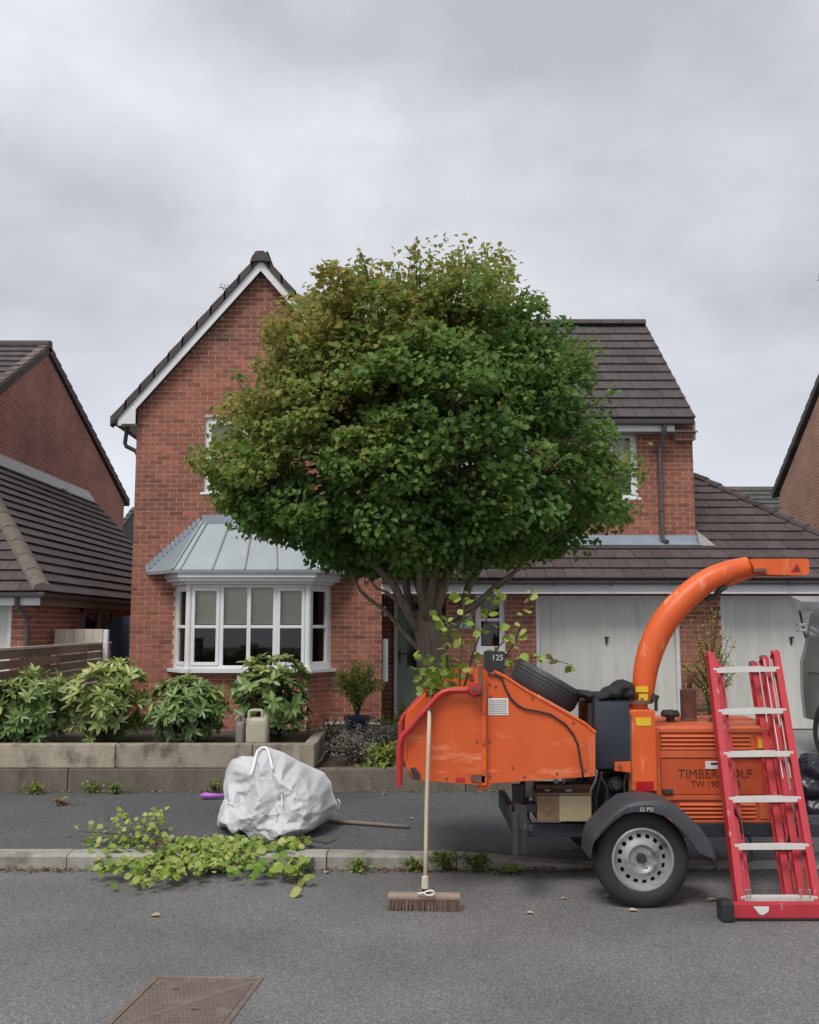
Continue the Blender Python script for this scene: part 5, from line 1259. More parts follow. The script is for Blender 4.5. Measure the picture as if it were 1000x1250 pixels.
bx('frame_strip', 806, 950, 889, 894, EF-.010, EF+.01, 'orange_dull'); bx('frame_strip', 806, 950, 916, 925, EF-.010, EF+.01, 'orange_dull'); bx('frame_strip', 806, 950, 971, 976.5, EF-.010, EF+.01, 'orange_dull'); bx('frame_strip', 806, 950, 1001, 1008, EF-.010, EF+.01, 'orange_dull')
def louvre(u0, u1, v): 
    a = fxx(u0); b = fxx(u1); z = fz(v)
    MB().prism([(a, EF+.01, z+.012), (a, EF-.014, z-.010), (a, EF-.008, z-.014), (a, EF+.01, z-.006)], (b-a, 0, 0)).build('louvre', 'orange_dull', ec_)
for v in (897.5, 902.5, 907.5, 912.5): louvre(808, 918, v)
for v in (981, 986, 991, 996): louvre(828, 921, v)
bx('side_door', 807, 949, 926, 970, EF-.003, EF+.01, 'orange_text_panel')
bx('grille_surround', 925, 946, 898, 914, EF-.012, EF+.009, 'orange'); bx('yellow_label', 927, 944, 902, 913, EF-.015, EF-.012, 'yellow_label', bev=0)
bx('recess', 925, 946, 978, 1000, EF-.006, EF+.009, 'orange_dull')
bx('name_plate', 861.5, 884, 929, 938.5, EF-.007, EF-.003, 'white_label', bev=.001); bx('plate_text', 868, 883, 931, 933.5, EF-.0085, EF-.007, 'ink', bev=0)
bx('latch', 940.5, 944.5, 933, 948, EF-.015, EF-.003, 'rust'); bx('latch', 942, 946, 956, 961, EF-.015, EF-.003, 'rust')
bx('door_hinge', 808, 820, 963, 968, EF-.03, EF-.003, 'dark_metal')
TS = EF*1.0/F
q = W(827.5, 949.5, EF); text_obj('lettering', 'TIMBERWOLF', .083, FACE((q.x, EF-.006, q.z)), 'ink_brown', ec_, sx=.98)
q = W(843.5, 960.2, EF); text_obj('lettering', 'TW 190TDHB', .056, FACE((q.x, EF-.006, q.z)), 'ink_brown', ec_, sx=.98)
# things on top of the cover
q = W(818.5, 877, 6.42); mb = MB(); T_ = Matrix.Translation((q.x, 6.42, 0)); z0_ = EZ1
mb.lathe([(.03, z0_-.005), (.03, z0_+.03), (.062, z0_+.035), (.068, z0_+.055), (.055, z0_+.078), (0, z0_+.085)], 20, T_); mb.build('filler_cap', 'dark_metal', ec_, auto=40)
q = W(841, 878, 6.52); T_ = Matrix.Translation((q.x, 6.52, 0))
ex = MB().lathe([(0, z0_-.02), (.055, z0_-.02), (.068, z0_+.005), (.056, z0_+.012), (.056, z0_+.215), (.03, z0_+.23), (0, z0_+.23)], 20, T_).build('silencer', 'rust', ec_, auto=40)
t0 = Vector((q.x+.01, 6.52, z0_+.22)); MB().tube([t0, t0+Vector((.005, 0, .05)), t0+Vector((.02, 0, .09)), t0+Vector((.055, 0, .12))], .018, 10).build('exhaust_pipe', 'rust', ec_, smooth=True)
for u_, w_ in ((866, .03), (872, .04)): q = W(u_, 880, 6.42); MB().tube([(q.x, 6.42, EZ1), (q.x+.02, 6.42, EZ1+.03)], .016, 6).build('top_bolt', 'rust', ec_)
MB().box(fxx(893), fxx(950), 6.52, 6.72, EZ1, EZ1+.006).build('top_plate', 'orange', ec_)
# ---- chassis, engine bay, axle
def cbox(name, u0, u1, v0, v1, Y0, Y1, m, parent=ch, bev=.004):
    a = W(u0, v1, Y0); b = W(u1, v0, Y0); return MB().box(a.x, b.x, Y0, Y1, a.z, b.z, bev=bev).build(name, m, parent)
CY = 6.
cbox('chassis_rail', 640, 1012, 1006, 1022, CY, CY+.05, 'chassis'); cbox('chassis_rail', 640, 1012, 1006, 1022, CY+.62, CY+.67, 'chassis')
for u_ in (645, 790, 900, 1000): cbox('cross_member', u_, u_+8, 1008, 1020, CY+.051, CY+.619, 'chassis')
a = W(1000, 1010, CY); MB().tube([(a.x-.1, CY+.33, a.z-.02), (a.x+1.1, CY+.33, a.z-.06)], .04, 8).build('drawbar', 'chassis', ch)
MB().tube([(a.x+1.0, CY+.33, a.z-.05), (a.x+1.0, CY+.33, .03)], .03, 8).lathe([(0, -.02), (.09, -.02), (.09, .02), (0, .02)], 16, Matrix.Translation((a.x+1.0, CY+.33, .092)) @ Matrix.Rotation(math.pi/2, 4, 'X')).build('jockey_wheel', 'black_plastic', ch)
# machinery seen under the tank
cbox('chipper_housing', 727, 800, 940, 1006, 6.17, 6.72, 'dark_metal', bev=.02)
cbox('support_leg', 712, 720, 948, 1006, 6.42, 6.48, 'dark_metal'); 
MB().lathe([(0, 0), (.048, 0), (.052, .015), (.052, .12), (0, .12)], 20, Matrix.Translation(W(752, 957, 6.02)) @ Matrix.Rotation(-math.pi/2, 4, 'X')).build('flywheel_hub', 'black_plastic', ch, auto=40)
MB().lathe([(0, 0), (.03, 0), (.03, -.03), (0, -.03)], 16, Matrix.Translation(W(752, 957, 6.02)) @ Matrix.Rotation(-math.pi/2, 4, 'X')).build('hub_cap', 'dark_metal', ch, auto=40)
for P_ in ([(728, 938), (727, 955), (722, 970), (723, 985), (730, 1000)], [(733, 948), (740, 960), (742, 975), (735, 985)], [(765, 943), (762, 960), (766, 985), (760, 1003)], [(735, 942), (731, 960), (728, 975), (729, 990)]):
    MB().tube(crom([W(u, v, 5.97) for u, v in P_]), .009, 7).build('hose', 'black_plastic', ch, smooth=True)
MB().tube(crom([W(u, v, 5.96) for u, v in ((729, 940), (727, 952), (721, 965), (720, 980))]), .007, 7).build('hose', 'galv', ch, smooth=True)
cbox('cover_plate', 738, 770, 968, 1004, 6.08, 6.12, 'black_plastic')
# boxes on the rear of the chassis
cbox('battery_box', 683, 722, 971.5, 1003, 5.94, 6.17, 'cream_box', bev=.006); cbox('battery_box', 656, 682.5, 971.5, 1003, 5.94, 6.17, 'brown_box', bev=.006)
cbox('battery_lid', 655, 683, 968, 971.3, 5.93, 6.18, 'rust'); cbox('battery_lid', 683.3, 723, 968.5, 971.3, 5.93, 6.18, 'brown_box')
for u_ in (668, 694): q = W(u_, 965, 6.02); MB().tube([q-Vector((0, 0, .03)), q+Vector((0, 0, .01))], .026, 12).build('box_cap', 'galv', ch)
cbox('hopper_leg', 642, 652, 950, 974, 6.12, 6.15, 'galv'); cbox('hopper_leg', 677, 682, 950, 962, 6.12, 6.15, 'galv'); cbox('hopper_leg', 687, 690, 950, 962, 6.12, 6.15, 'galv')
cbox('hopper_frame', 636, 722, 955, 962, 6.22, 6.27, 'dark_metal'); cbox('hopper_frame', 636, 646, 962, 1006, 6.24, 6.29, 'dark_metal')
cbox('winch_body', 641, 655, 982, 992, 5.94, 6.07, 'dark_metal')
cbox('hopper_foot', 626, 640, 958, 985, 6.04, 6.08, 'dark_metal')
cbox('hopper_frame', 655, 725, 958, 967, 6.06, 6.1, 'rust')
# rear light board, seen almost end-on
lb = MB(); lb.prism([W(u, v, 5.67) for u, v in ((629, 982), (643, 985), (644, 1003), (642, 1040), (645, 1046), (634, 1043), (630, 1030))], (0, .04, 0))
lbo = lb.build('light_board', 'dark_metal', ch)
bb_ = W(630, 1000, 5.71); MB().box(bb_.x, bb_.x+.05, 5.711, 6.82, bb_.z-.14, bb_.z-.02, bev=.005).build('light_bar', 'chassis', ch)
a = W(637, 1012, 5.66); MB().box(a.x-.01, a.x+.035, 5.645, 5.669, a.z-.15, a.z+.01, bev=.006).build('lamp', 'black_plastic', lbo)
MB().box(a.x-.055, a.x-.02, 5.66, 5.68, a.z-.16, a.z+.10, bev=.006).build('mud_flap', 'dark_metal', lbo)
MB().tube([W(624, 983, 5.72), W(623, 990, 5.72), W(627, 1005, 5.72), W(628, 1018, 5.72)], .012, 6).build('safety_hook', 'dark_metal', ch)
a = W(640, 985, 5.68); b = W(656, 1003, 5.94); MB().box(a.x-.01, a.x+.05, 5.68, 6.02, b.z, b.z+.03).build('bracket', 'dark_metal', ch)
# ---- wheel and mudguard
def wheel(cx, cy, cz, out, R=.290, wid=.172):
    T_ = Matrix.Translation((cx, cy, cz)) @ Matrix.Rotation(math.pi/2 if out < 0 else -math.pi/2, 4, 'X')      # local z outward
    rt = R-.103
    whe = MB().lathe([(rt-.006, -wid+.01), (rt+.02, -wid), (R-.03, -wid-.004), (R-.005, -wid+.02), (R, -wid+.04), (R, -.045), (R-.006, -.022), (R-.028, -.003), (rt+.03, .004), (rt+.008, -.004), (rt-.004, -.012)], 56, T_).build('tyre', 'rubber', ch, auto=50)
    MB().lathe([(rt+.004, -.006), (rt-.002, .0), (rt-.010, .0), (rt-.016, -.012), (rt-.020, -.03), (rt-.026, -.05), (rt-.03, -.06)], 56, T_).build('rim', 'rim_silver', whe, auto=50)
    # disc with 16 holes
    bm = bmesh.new(); n = 64; rings = [(rt-.024, -.050), (rt-.040, -.044), (.125, -.034), (.108, -.028), (.098, -.022), (.085, -.020), (.077, -.030), (.066, -.042), (.03, -.044)]
    vr = [[bm.verts.new((r*math.cos(2*math.pi*k/n), r*math.sin(2*math.pi*k/n), h)) for k in range(n)] for r, h in rings]
    for i in range(len(rings)-1):
        for k in range(n):
            if i == 1 and k % 4 in (0, 1): continue
            k2 = (k+1) % n; bm.faces.new((vr[i][k], vr[i][k2], vr[i+1][k2], vr[i+1][k]))
    bm.verts.index_update(); vs = [v.co.copy() for v in bm.verts]; fs = [[v.index for v in f.verts] for f in bm.faces]; bm.free()
    MB().add(vs, fs, T_).build('wheel_disc', 'rim_silver', whe, auto=40)
    MB().lathe([(.0, -.10), (rt-.01, -.10)], 40, T_).build('brake_drum', 'dark_metal', whe)
    MB().lathe([(.0, -.022), (.024, -.022), (.029, -.028), (.031, -.05)], 24, T_).build('hub_cap', 'dark_metal', whe, auto=40)
    for k in range(4):
        t = k*math.pi/2+.5; MB().lathe([(0, -.03), (.009, -.03), (.010, -.044)], 6, T_ @ Matrix.Translation((.052*math.cos(t), .052*math.sin(t), 0))).build('wheel_nut', 'galv', whe)
    return whe
wc = W(785.5, 1054, 5.58); wheel(wc.x, 5.58, .289, -1)
wheel(wc.x, 6.94, .318, 1)
MB().tube([(wc.x, 5.68, .29), (wc.x, 6.84, .29)], .03, 8).build('axle', 'chassis', ch)
def guard(y0, y1, flip=False):
    outer = [(713, 1038), (714.5, 1020), (720, 1006), (740, 985), (757, 972), (771, 969.5), (785, 968.5), (800, 970), (814, 974.5), (828, 986), (844, 1002), (855, 1018), (861.5, 1038)]
    inner = [(721, 1040), (725, 1029), (736, 1016), (748, 1004), (762, 994), (774, 991.5), (786, 991), (797, 992), (809, 995.5), (819, 1001), (833, 1014), (846, 1030), (853, 1041)]
    po = [W(u, v+1, 5.70) for u, v in outer]; pi_ = [W(u, v, 5.49) for u, v in inner]; n = len(po); mb = MB(); vs = []; fs = []
    sg = 1 if y1 > y0 else -1
    for i in range(n):
        o, q = po[i], pi_[i]; d = (o-q).normalized()
        mid = q+d*(o-q).length*.62
        for p, y in ((q, y0+sg*.03), (q, y0), (mid, y0-sg*.004), (o-d*.008, y0+sg*.012), (o, y0+sg*.03), (o+d*.002, y1), (o-d*.012, y1), (o-d*.02, y0+sg*.04)): vs.append((p.x, y, p.z))
    m_ = 8
    for i in range(n-1):
        for k in range(m_): k2 = (k+1) % m_; fs.append((i*m_+k, i*m_+k2, (i+1)*m_+k2, (i+1)*m_+k))
    fs += [tuple(range(m_)), tuple(range(n*m_-1, (n-1)*m_-1, -1))]
    return mb.add(vs, fs).build('mudguard', 'mudguard', ch, auto=35)
g_ = guard(5.49, 5.8); guard(7.02, 6.72)
q = W(780.5, 990.5, 5.485); text_obj('pressure_mark', '32 PSI', .034, FACE((q.x, 5.482, q.z)), 'text_white', g_)
# hanging black straps
for P_ in ([(905, 1012), (906, 1035), (912, 1050), (917, 1050), (918, 1035), (913, 1015)], [(948, 1013), (946, 1035), (952, 1052), (960, 1056), (961, 1040), (955, 1015)], [(975, 1012), (985, 1035), (990, 1045), (992, 1030)]):
    MB().tube(crom([W(u, v, 5.96) for u, v in P_]), .008, 6).build('strap', 'black_plastic', ch, smooth=True)

# ============================================================ THINGS ON THE CHIPPER
# spare tyre lying on the funnel's slope
tdir = (W(716, 862, 5.84)-W(634, 818, 5.84)); 
A_ = W(624, 838, 5.92); B_ = W(703, 883, 5.92); sl_ = (B_-A_).normalized(); nrm_ = Vector((-sl_.z, 0, sl_.x))
if nrm_.z < 0: nrm_ = -nrm_
ctr = (A_+B_)/2+nrm_*.045; ctr.y = 6.2; R_t = (B_-A_).length/2*1.0
M_ = Matrix.Identity(4)
for i in range(3): M_[i][0] = sl_[i]; M_[i][1] = (0, 1, 0)[i]; M_[i][2] = nrm_[i]; M_[i][3] = ctr[i]
sp_ = thing('spare_tyre', ctr, 'loose black spare tyre lying tilted on top of the orange hopper', 'tyre')
wt = .155; Rt = R_t
MB().lathe([(Rt*.62, .02), (Rt*.66, .0), (Rt*.93, .0), (Rt*.985, .02), (Rt, .04), (Rt, wt-.04), (Rt*.985, wt-.02), (Rt*.93, wt), (Rt*.66, wt), (Rt*.62, wt-.02), (Rt*.60, wt/2), (Rt*.62, .02)], 56, M_).build('casing', 'rubber_tread', sp_, auto=35)
for h in (.045, .07, .095, .12): MB().lathe([(Rt+.0012, h-.0035), (Rt+.003, h-.0015), (Rt+.003, h+.0015), (Rt+.0012, h+.0035)], 56, M_).build('tread_groove', 'rubber', sp_)
MB().lathe([(Rt*.62, .03), (Rt*.58, .05), (Rt*.3, .06), (.0, .06)], 40, M_).build('rim', 'dark_metal', sp_, auto=40)
# black jacket on the tank
def blob(pts, rad, yc, ydepth, seed, m, name, parent=None, nz=.25, sub=3, base=None, vox=.012):
    bm = bmesh.new()
    for (u, v), r in zip(pts, rad):
        c = W(u, v, yc); t = bmesh.ops.create_icosphere(bm, subdivisions=2, radius=1)
        for vv in t['verts']: vv.co = Vector((vv.co.x*r[0], vv.co.y*ydepth*r[2] if len(r) > 2 else vv.co.y*ydepth, vv.co.z*r[1]))+c
    me = bpy.data.meshes.new(name); bm.to_mesh(me); bm.free(); o = bpy.data.objects.new('tmp', me); COL.objects.link(o)
    rm_ = o.modifiers.new('r', 'REMESH'); rm_.mode = 'VOXEL'; rm_.voxel_size = vox
    dg = bpy.context.evaluated_depsgraph_get(); dg.update(); m2 = bpy.data.meshes.new_from_object(o.evaluated_get(dg)); bpy.data.objects.remove(o)
    vs = []; 
    m2.calc_loop_triangles()
    for v in m2.vertices:
        p = v.co; n = v.normal
        f1 = abs(mnoise.noise(p*9+Vector((seed, 0, 0)))); f2 = abs(mnoise.noise(p*22+Vector((0, seed, 0))))
        vs.append(p+n*(-.6*f1-.25*f2+.15)*nz*.12)
    fs = [tuple(f.vertices) for f in m2.polygons]; bpy.data.meshes.remove(m2)
    return MB().add(vs, fs).build(name, m, parent, smooth=True)
jk = blob([(760, 838), (748, 845), (732, 850), (716, 848), (708, 846), (724, 856), (765, 846)], [(.075, .05), (.08, .05), (.07, .035), (.045, .03), (.03, .028), (.035, .03), (.05, .045)], 6.12, .13, 4.2, 'jacket', 'jacket')
tag(jk, 'crumpled black jacket draped over the top of the dark hydraulic tank', 'jacket')
# leafy branches caught in the hopper
hb = thing('hopper_branch', W(565, 838, 6.32), 'freshly cut leafy stems sticking up out of the orange hopper', 'branch')
stems = [[(560, 850), (563, 800), (566, 745), (562, 722)], [(565, 845), (580, 790), (592, 762), (600, 735), (612, 722)], [(575, 850), (620, 812), (655, 802), (700, 812)], [(555, 850), (545, 800), (548, 765), (535, 752)], [(585, 840), (625, 790), (640, 750), (650, 718)], [(550, 850), (530, 840), (518, 830)], [(565, 850), (600, 800), (620, 775), (600, 765)]]
L_ = []; mb = MB(); random.seed(11)
for si, s_ in enumerate(stems):
    yy = [6.22, 6.32, 6.42, 6.32, 6.52, 6.22, 6.37][si]; P_ = crom([W(u, v, yy+(i*.02)) for i, (u, v) in enumerate(s_)], 6); mb.tube(P_, [.007*(1-i/len(P_))+.002 for i in range(len(P_))], 5)
    for i in range(4, len(P_)):
        if random.random() < .8:
            for _ in range(random.choice((1, 2, 2))):
                d = Vector((random.gauss(0, 1), random.gauss(0, .6), random.gauss(-.1, .6))).normalized(); s = random.uniform(.04, .085)
                q_ = (d).to_track_quat('Y', 'Z').to_matrix().to_4x4(); L_.append((Matrix.Translation(P_[i]+d*.012) @ q_ @ Matrix.Rotation(random.uniform(-1.2, 1.2), 4, 'Y') @ Matrix.Scale(s, 4), random.uniform(.2, .8)))
# bushy clump low at left of the hopper
for _ in range(150):
    u_ = random.gauss(532, 16); v_ = random.gauss(828, 13)
    if v_ > 850: continue
    p = W(u_, v_, random.uniform(6.02, 6.82)); d = Vector((random.gauss(0, 1), random.gauss(0, .6), random.gauss(0, .7))).normalized(); q_ = d.to_track_quat('Y', 'Z').to_matrix().to_4x4()
    L_.append((Matrix.Translation(p) @ q_ @ Matrix.Rotation(random.uniform(-1.2, 1.2), 4, 'Y') @ Matrix.Scale(random.uniform(.04, .075), 4), random.uniform(.05, .6)))
for _ in range(26):
    a = W(535+random.uniform(-8, 20), 855, 6.42); b = W(random.gauss(532, 16), random.gauss(825, 12), 6.42); mb.tube([a, (a+b)/2+Vector((random.uniform(-.02, .02), 0, 0)), b], [.004, .003, .002], 4)
mb.build('stem', 'twig', hb)
KLR = leafkit('leaf', 'leaf_bright', .85, n=8, fold=.08, droop=.15)
pieces('leaf', L_, KLR, hb, 300)

# ============================================================ BROOM
by = 5.58; br = thing('broom', W(518, 1110, by), 'long-handled yard broom standing in the road and leaning on the orange hopper', 'broom')
a = W(474, 1098, by); b = W(562, 1091, by); rot = Matrix.Translation((a.x+(b.x-a.x)/2, by, 0)) @ Matrix.Rotation(math.radians(-2), 4, 'Z') @ Matrix.Translation((-(a.x+(b.x-a.x)/2), -by, 0))
MB().box(a.x, b.x, by-.03, by+.04, .062, .092, rot, bev=.01).build('head', 'broom_block', br)
mb = MB(); random.seed(5); n = 46
for i in range(n):
    for j in range(5):
        x = a.x+.008+(b.x-a.x-.016)*i/(n-1); y = by-.022+j*.014; sx_ = random.uniform(-.004, .004)+(i/(n-1)-.5)*.02; sy_ = (j-2)*.006+random.uniform(-.003, .003)
        mb.prism([rot @ Vector((x-.004, y-.004, .063)), rot @ Vector((x+.004, y-.004, .063)), rot @ Vector((x+.004, y+.004, .063)), rot @ Vector((x-.004, y+.004, .063))], Vector((sx_, sy_, -.0615)))
o = mb.build('bristles', 'bristle', br); o['kind'] = 'stuff'
h0 = W(519, 1088, by); h1 = W(524.5, 868, HT-.045-.02); mid = (h0+h1)/2+Vector((-.004, 0, 0))
hn = MB().tube([h0, h0+(mid-h0)*.5, mid, mid+(h1-mid)*.5, h1], .0125, 12).build('handle', 'wood_handle', br, smooth=True)
MB().tube([h1-Vector((0, 0, .05)), h1+Vector((.0015, 0, .02))], [.014, .012], 10).build('handle_tip', 'rust', hn)
MB().tube([h0-Vector((0, 0, .035)), h0+Vector((0, 0, .012))], .017, 10).build('socket', 'black_plastic', br)
q = W(519, 1086, by-.02); MB().tube([W(519, 1070, by-.02), W(519, 1084, by-.02)], [.02, .022], 10).build('collar', 'cream_panel', br)
lp_ = [W(510, 1091, by-.04), W(517, 1090, by-.05), W(523, 1087.5, by-.055), W(529, 1088, by-.05), W(529, 1092, by-.05), W(523, 1093, by-.055), W(518, 1091, by-.05)]
MB().tube(crom(lp_), .005, 6).build('string', 'bag_edge', br, smooth=True)

# ============================================================ LADDER
la = thing('extension_ladder', W(945, 1110, 5.42), 'red triple-section ladder with silver rungs leaning against the chipper', 'ladder')
A0_ = W(906.5, 1112, 5.42); A1_ = W(868.5, 797, 6.18); B0_ = W(1001, 1112, 5.42); B1_ = W(948, 795, 6.18)
xa = (B0_-A0_).normalized(); la_d = (A1_-A0_).normalized(); la_n = xa.cross(la_d).normalized()
if la_n.y > 0: la_n = -la_n      # towards the street
def rail(P, Q, wx, dp, name='rail', m='ladder_red', off=0, inset=0, k0=0, k1=1):
    d = (Q-P); P_ = P+d*k0-la_n*off+xa*inset; Q_ = P+d*k1-la_n*off+xa*inset; dd = (Q_-P_)
    u_ = xa; v_ = la_n; t = .010; s = 1
    # C channel: web + two flanges
    mb = MB()
    for (x0_, x1_, y0_, y1_) in ((-wx/2, wx/2, -.006, 0), (-wx/2, wx/2, -dp, -dp+.006), (-wx/2, -wx/2+t, -dp+.006, -.006)) if inset >= 0 and P is A0_ or P is A0_ else ((-wx/2, wx/2, -.006, 0), (-wx/2, wx/2, -dp, -dp+.006), (wx/2-t, wx/2, -dp+.006, -.006)):
        mb.prism([P_+u_*x0_+v_*y0_, P_+u_*x1_+v_*y0_, P_+u_*x1_+v_*y1_, P_+u_*x0_+v_*y1_], dd)
    return mb.build(name, m, la)
secs = [(0, 0, 0.0, 1), (.085, .05, .02, 1.0), (.165, .10, .02, .995)]
for off, ins, k0, k1 in secs:
    rail(A0_, A1_, .044, .072, off=off, inset=ins, k0=k0, k1=k1); rail(B0_, B1_, .044, .072, off=off, inset=-ins, k0=k0, k1=k1)
    for P_, Q_, sg_2 in ((A0_, A1_, 1), (B0_, B1_, -1)):
        e_ = P_+(Q_-P_)*k1-la_n*(off+.036)+xa*ins*sg_2; MB().tube([e_-la_d*.01, e_+la_d*.018], .026, 10).build('end_cap', 'rust' if off > 0 else 'red_plastic', la)
def on_l(v, u=905):  # param along the rail where the picture row is v
    best = None
    for i in range(400):
        t = i/400; p = A0_+(A1_-A0_)*t; q = Vector((p.x, p.y, p.z-CAMZ)); zc_ = q.y*CT+q.z*ST; yc_ = -q.y*ST+q.z*CT; vv = PY-F*yc_/zc_
        if best is None or abs(vv-v) < best[0]: best = (abs(vv-v), t)
    return best[1]
for si, (off, ins, k0, k1) in enumerate(secs):
    for v in (817.5, 868, 920, 975, 1033, 1096):
        t = on_l(v)-(0, .0, .0)[si]
        if si:
            for _k in range(6):
                p = A0_+(A1_-A0_)*t-la_n*(off+.036); yy_ = p.y; zt_ = W(905, v-1, yy_).z; t += (zt_-p.z)/(A1_-A0_).z
        a = A0_+(A1_-A0_)*t-la_n*(off+.036)+xa*(ins+.0); b = B0_+(B1_-B0_)*t-la_n*(off+.036)-xa*(ins+.0)
        if si == 0: a = a+la_n*.025; b = b+la_n*.025
        up_ = Vector((0, 0, 1)); mb = MB(); fw_ = Vector((0, -1, 0))
        mb.prism([a+fw_*.012+up_*.014, a-fw_*.010+up_*.014, a-fw_*.010-up_*.014, a+fw_*.012-up_*.018], b-a) if si == 0 else mb.prism([a+fw_*.01+up_*.01, a-fw_*.012+up_*.01, a-fw_*.012-up_*.01, a+fw_*.01-up_*.01], b-a)
        mb.build('rung', 'alu', la)
# thin bright guide strips between the right rails
for ins in (-.025, -.075): 
    P_ = B0_+xa*ins-la_n*.05; Q_ = B1_+xa*ins-la_n*.05; MB().prism([P_+(Q_-P_)*.48, P_+(Q_-P_)*.48+xa*.005, P_+(Q_-P_)*.48+xa*.005-la_n*.004, P_+(Q_-P_)*.48-la_n*.004], (Q_-P_)*.5).build('guide_strip', 'alu', la)
for u_ in (950, 942): pass
# stabiliser bar and feet
a = W(893, 1104, 5.37); b = W(1012, 1121, 5.37)
MB().box(a.x, a.x+1.0, 5.35, 5.4, b.z+.004, b.z+.088, bev=.008).build('stabiliser_bar', 'ladder_red', la)
for x_ in (a.x-.035, a.x+1.03):
    MB().box(x_-.035, x_+.04, 5.33, 5.435, -.0+.001, .115, bev=.014).build('rubber_foot', 'black_plastic', la)
q0, q1 = W(920, 1117, 5.348), W(939, 1108, 5.348); MB().prism([(q0.x, 5.3465, b.z+.072), (q1.x, 5.3465, b.z+.072), (q1.x-.004, 5.3465, b.z+.045), (q1.x-.035, 5.3465, b.z+.025), (q0.x+.035, 5.3465, b.z+.028)], (0, .003, 0)).build('worn_sticker', 'white_label', la)
for P_ in ([(897, 988), (903, 1002), (906, 1018)], [(979, 990), (972, 998), (966, 1012), (962, 1030)]): MB().tube(crom([W(u, v, 5.75) for u, v in P_]), .008, 6).build('strap', 'black_plastic', la)
for u_, t in ((909, .05), (913, .05), (975, .05), (986, .05)):
    p = W(u_, 1092, 5.41); MB().tube([p, p+Vector((0, -.01, .03)), p+Vector((.012, -.012, .03)), p+Vector((.014, 0, -.02))], .004, 5).build('rung_hook', 'galv', la)

# ============================================================ BULK BAG
bg_ = thing('bulk_bag', WG(335, 1010, GZ), 'big crumpled white woven bulk bag slumped on the pavement', 'bag')
BYc = 7.2
sil = [(262, 1013), (262, 1000), (268, 985), (271, 978), (269, 965), (272, 945), (280, 930), (292, 925), (309, 926), (318, 914), (326, 914.5), (345, 921), (362, 931), (378, 938), (395, 946), (403, 958), (406, 972), (411, 985), (407, 998), (396, 1008), (372, 1020), (350, 1027), (325, 1025), (300, 1021), (275, 1016)]
def in_poly(x, y, P):
    c = False; n = len(P)
    for i in range(n):
        x1, y1 = P[i]; x2, y2 = P[(i+1) % n]
        if (y1 > y) != (y2 > y) and x < (x2-x1)*(y-y1)/(y2-y1)+x1: c = not c
    return c
cu, cv = 335, 985
sil2 = []
for i in range(len(sil)):
    a_, b_ = sil[i], sil[(i+1) % len(sil)]
    for k in range(5): sil2.append((a_[0]+(b_[0]-a_[0])*k/5, a_[1]+(b_[1]-a_[1])*k/5))
sp3 = sorted([(math.atan2(-(v-cv), u-cu), math.hypot(u-cu, v-cv)) for u, v in sil2]); sa = np.array([a for a, _ in sp3]); sr = np.array([r for _, r in sp3])
sa = np.r_[sa-2*math.pi, sa, sa+2*math.pi]; sr = np.tile(sr, 3)
# crumpled cloth: piecewise-flat facets at three sizes (u, v, depth towards the street)
from mathutils.geometry import delaunay_2d_cdt
FP = [(300, 1003, .24), (322, 1000, .33), (350, 1006, .37), (335, 1019, .30), (372, 1000, .36), (388, 1004, .26), (395, 985, .22), (395, 965, .10), (380, 982, .33), (362, 985, .36), (349, 990, .30), (343, 972, .20), (339, 955, .15), (333, 938, .11), (327, 925, .05), (348, 948, .26), (366, 960, .30), (382, 962, .22), (350, 930, .14), (368, 940, .16), (325, 965, .30), (318, 985, .34), (305, 990, .28), (318, 950, .20), (322, 935, .16), (311, 947, .05), (303, 965, .04), (296, 980, .02), (284, 984, .10), (290, 960, -.05), (283, 942, -.04), (298, 932, -.04), (276, 960, -.06), (276, 988, .14), (270, 1000, .14), (283, 1000, .22), (290, 1012, .22), (312, 1014, .27), (360, 1018, .27), (378, 1010, .24), (345, 1000, .36), (330, 992, .31), (310, 925, -.01)]
def tri_interp(pts, vals, Q):
    r = delaunay_2d_cdt([Vector(p_) for p_ in pts], [], [], 0, 1e-6); V2 = np.array([v_[:] for v_ in r[0]]); ov = r[3]
    va = np.array([vals[o_[0]] if o_ else 0 for o_ in ov]); outv = np.zeros(len(Q))
    for f_ in r[2]:
        a_, b_, c_ = V2[f_[0]], V2[f_[1]], V2[f_[2]]; d_ = (b_[1]-c_[1])*(a_[0]-c_[0])+(c_[0]-b_[0])*(a_[1]-c_[1])
        if abs(d_) < 1e-9: continue
        l1 = ((b_[1]-c_[1])*(Q[:, 0]-c_[0])+(c_[0]-b_[0])*(Q[:, 1]-c_[1]))/d_; l2 = ((c_[1]-a_[1])*(Q[:, 0]-c_[0])+(a_[0]-c_[0])*(Q[:, 1]-c_[1]))/d_; l3 = 1-l1-l2
        m_ = (l1 >= -1e-6) & (l2 >= -1e-6) & (l3 >= -1e-6); outv[m_] = l1[m_]*va[f_[0]]+l2[m_]*va[f_[1]]+l3[m_]*va[f_[2]]
    return outv
rs = np.random.RandomState(4); frame_pts = [(200, 860), (460, 860), (460, 1080), (200, 1080)]
R0 = [(u, v) for u, v in sil]; lv0 = (R0+[(a_, b_) for a_, b_, _ in FP]+frame_pts, [-.10]*len(R0)+[c_ for _, _, c_ in FP]+[-.1]*4)
def jitter(n_, amp, sx=1, sy=1):
    P_ = rs.uniform([205, 865], [455, 1075], (n_, 2)); return ([tuple(q_) for q_ in P_]+frame_pts, list(rs.uniform(-amp, amp, n_))+[0]*4)
lv1, lv2, lv3 = jitter(330, .024), jitter(1500, .009), jitter(4200, .0035)
def depth(Q):
    Q = np.asarray(Q, float); return tri_interp(*lv0, Q)+tri_interp(*lv1, Q)+tri_interp(*lv2, Q)+tri_interp(*lv3, Q)
def bulge(u, v): return float(depth([(u, v)])[0])
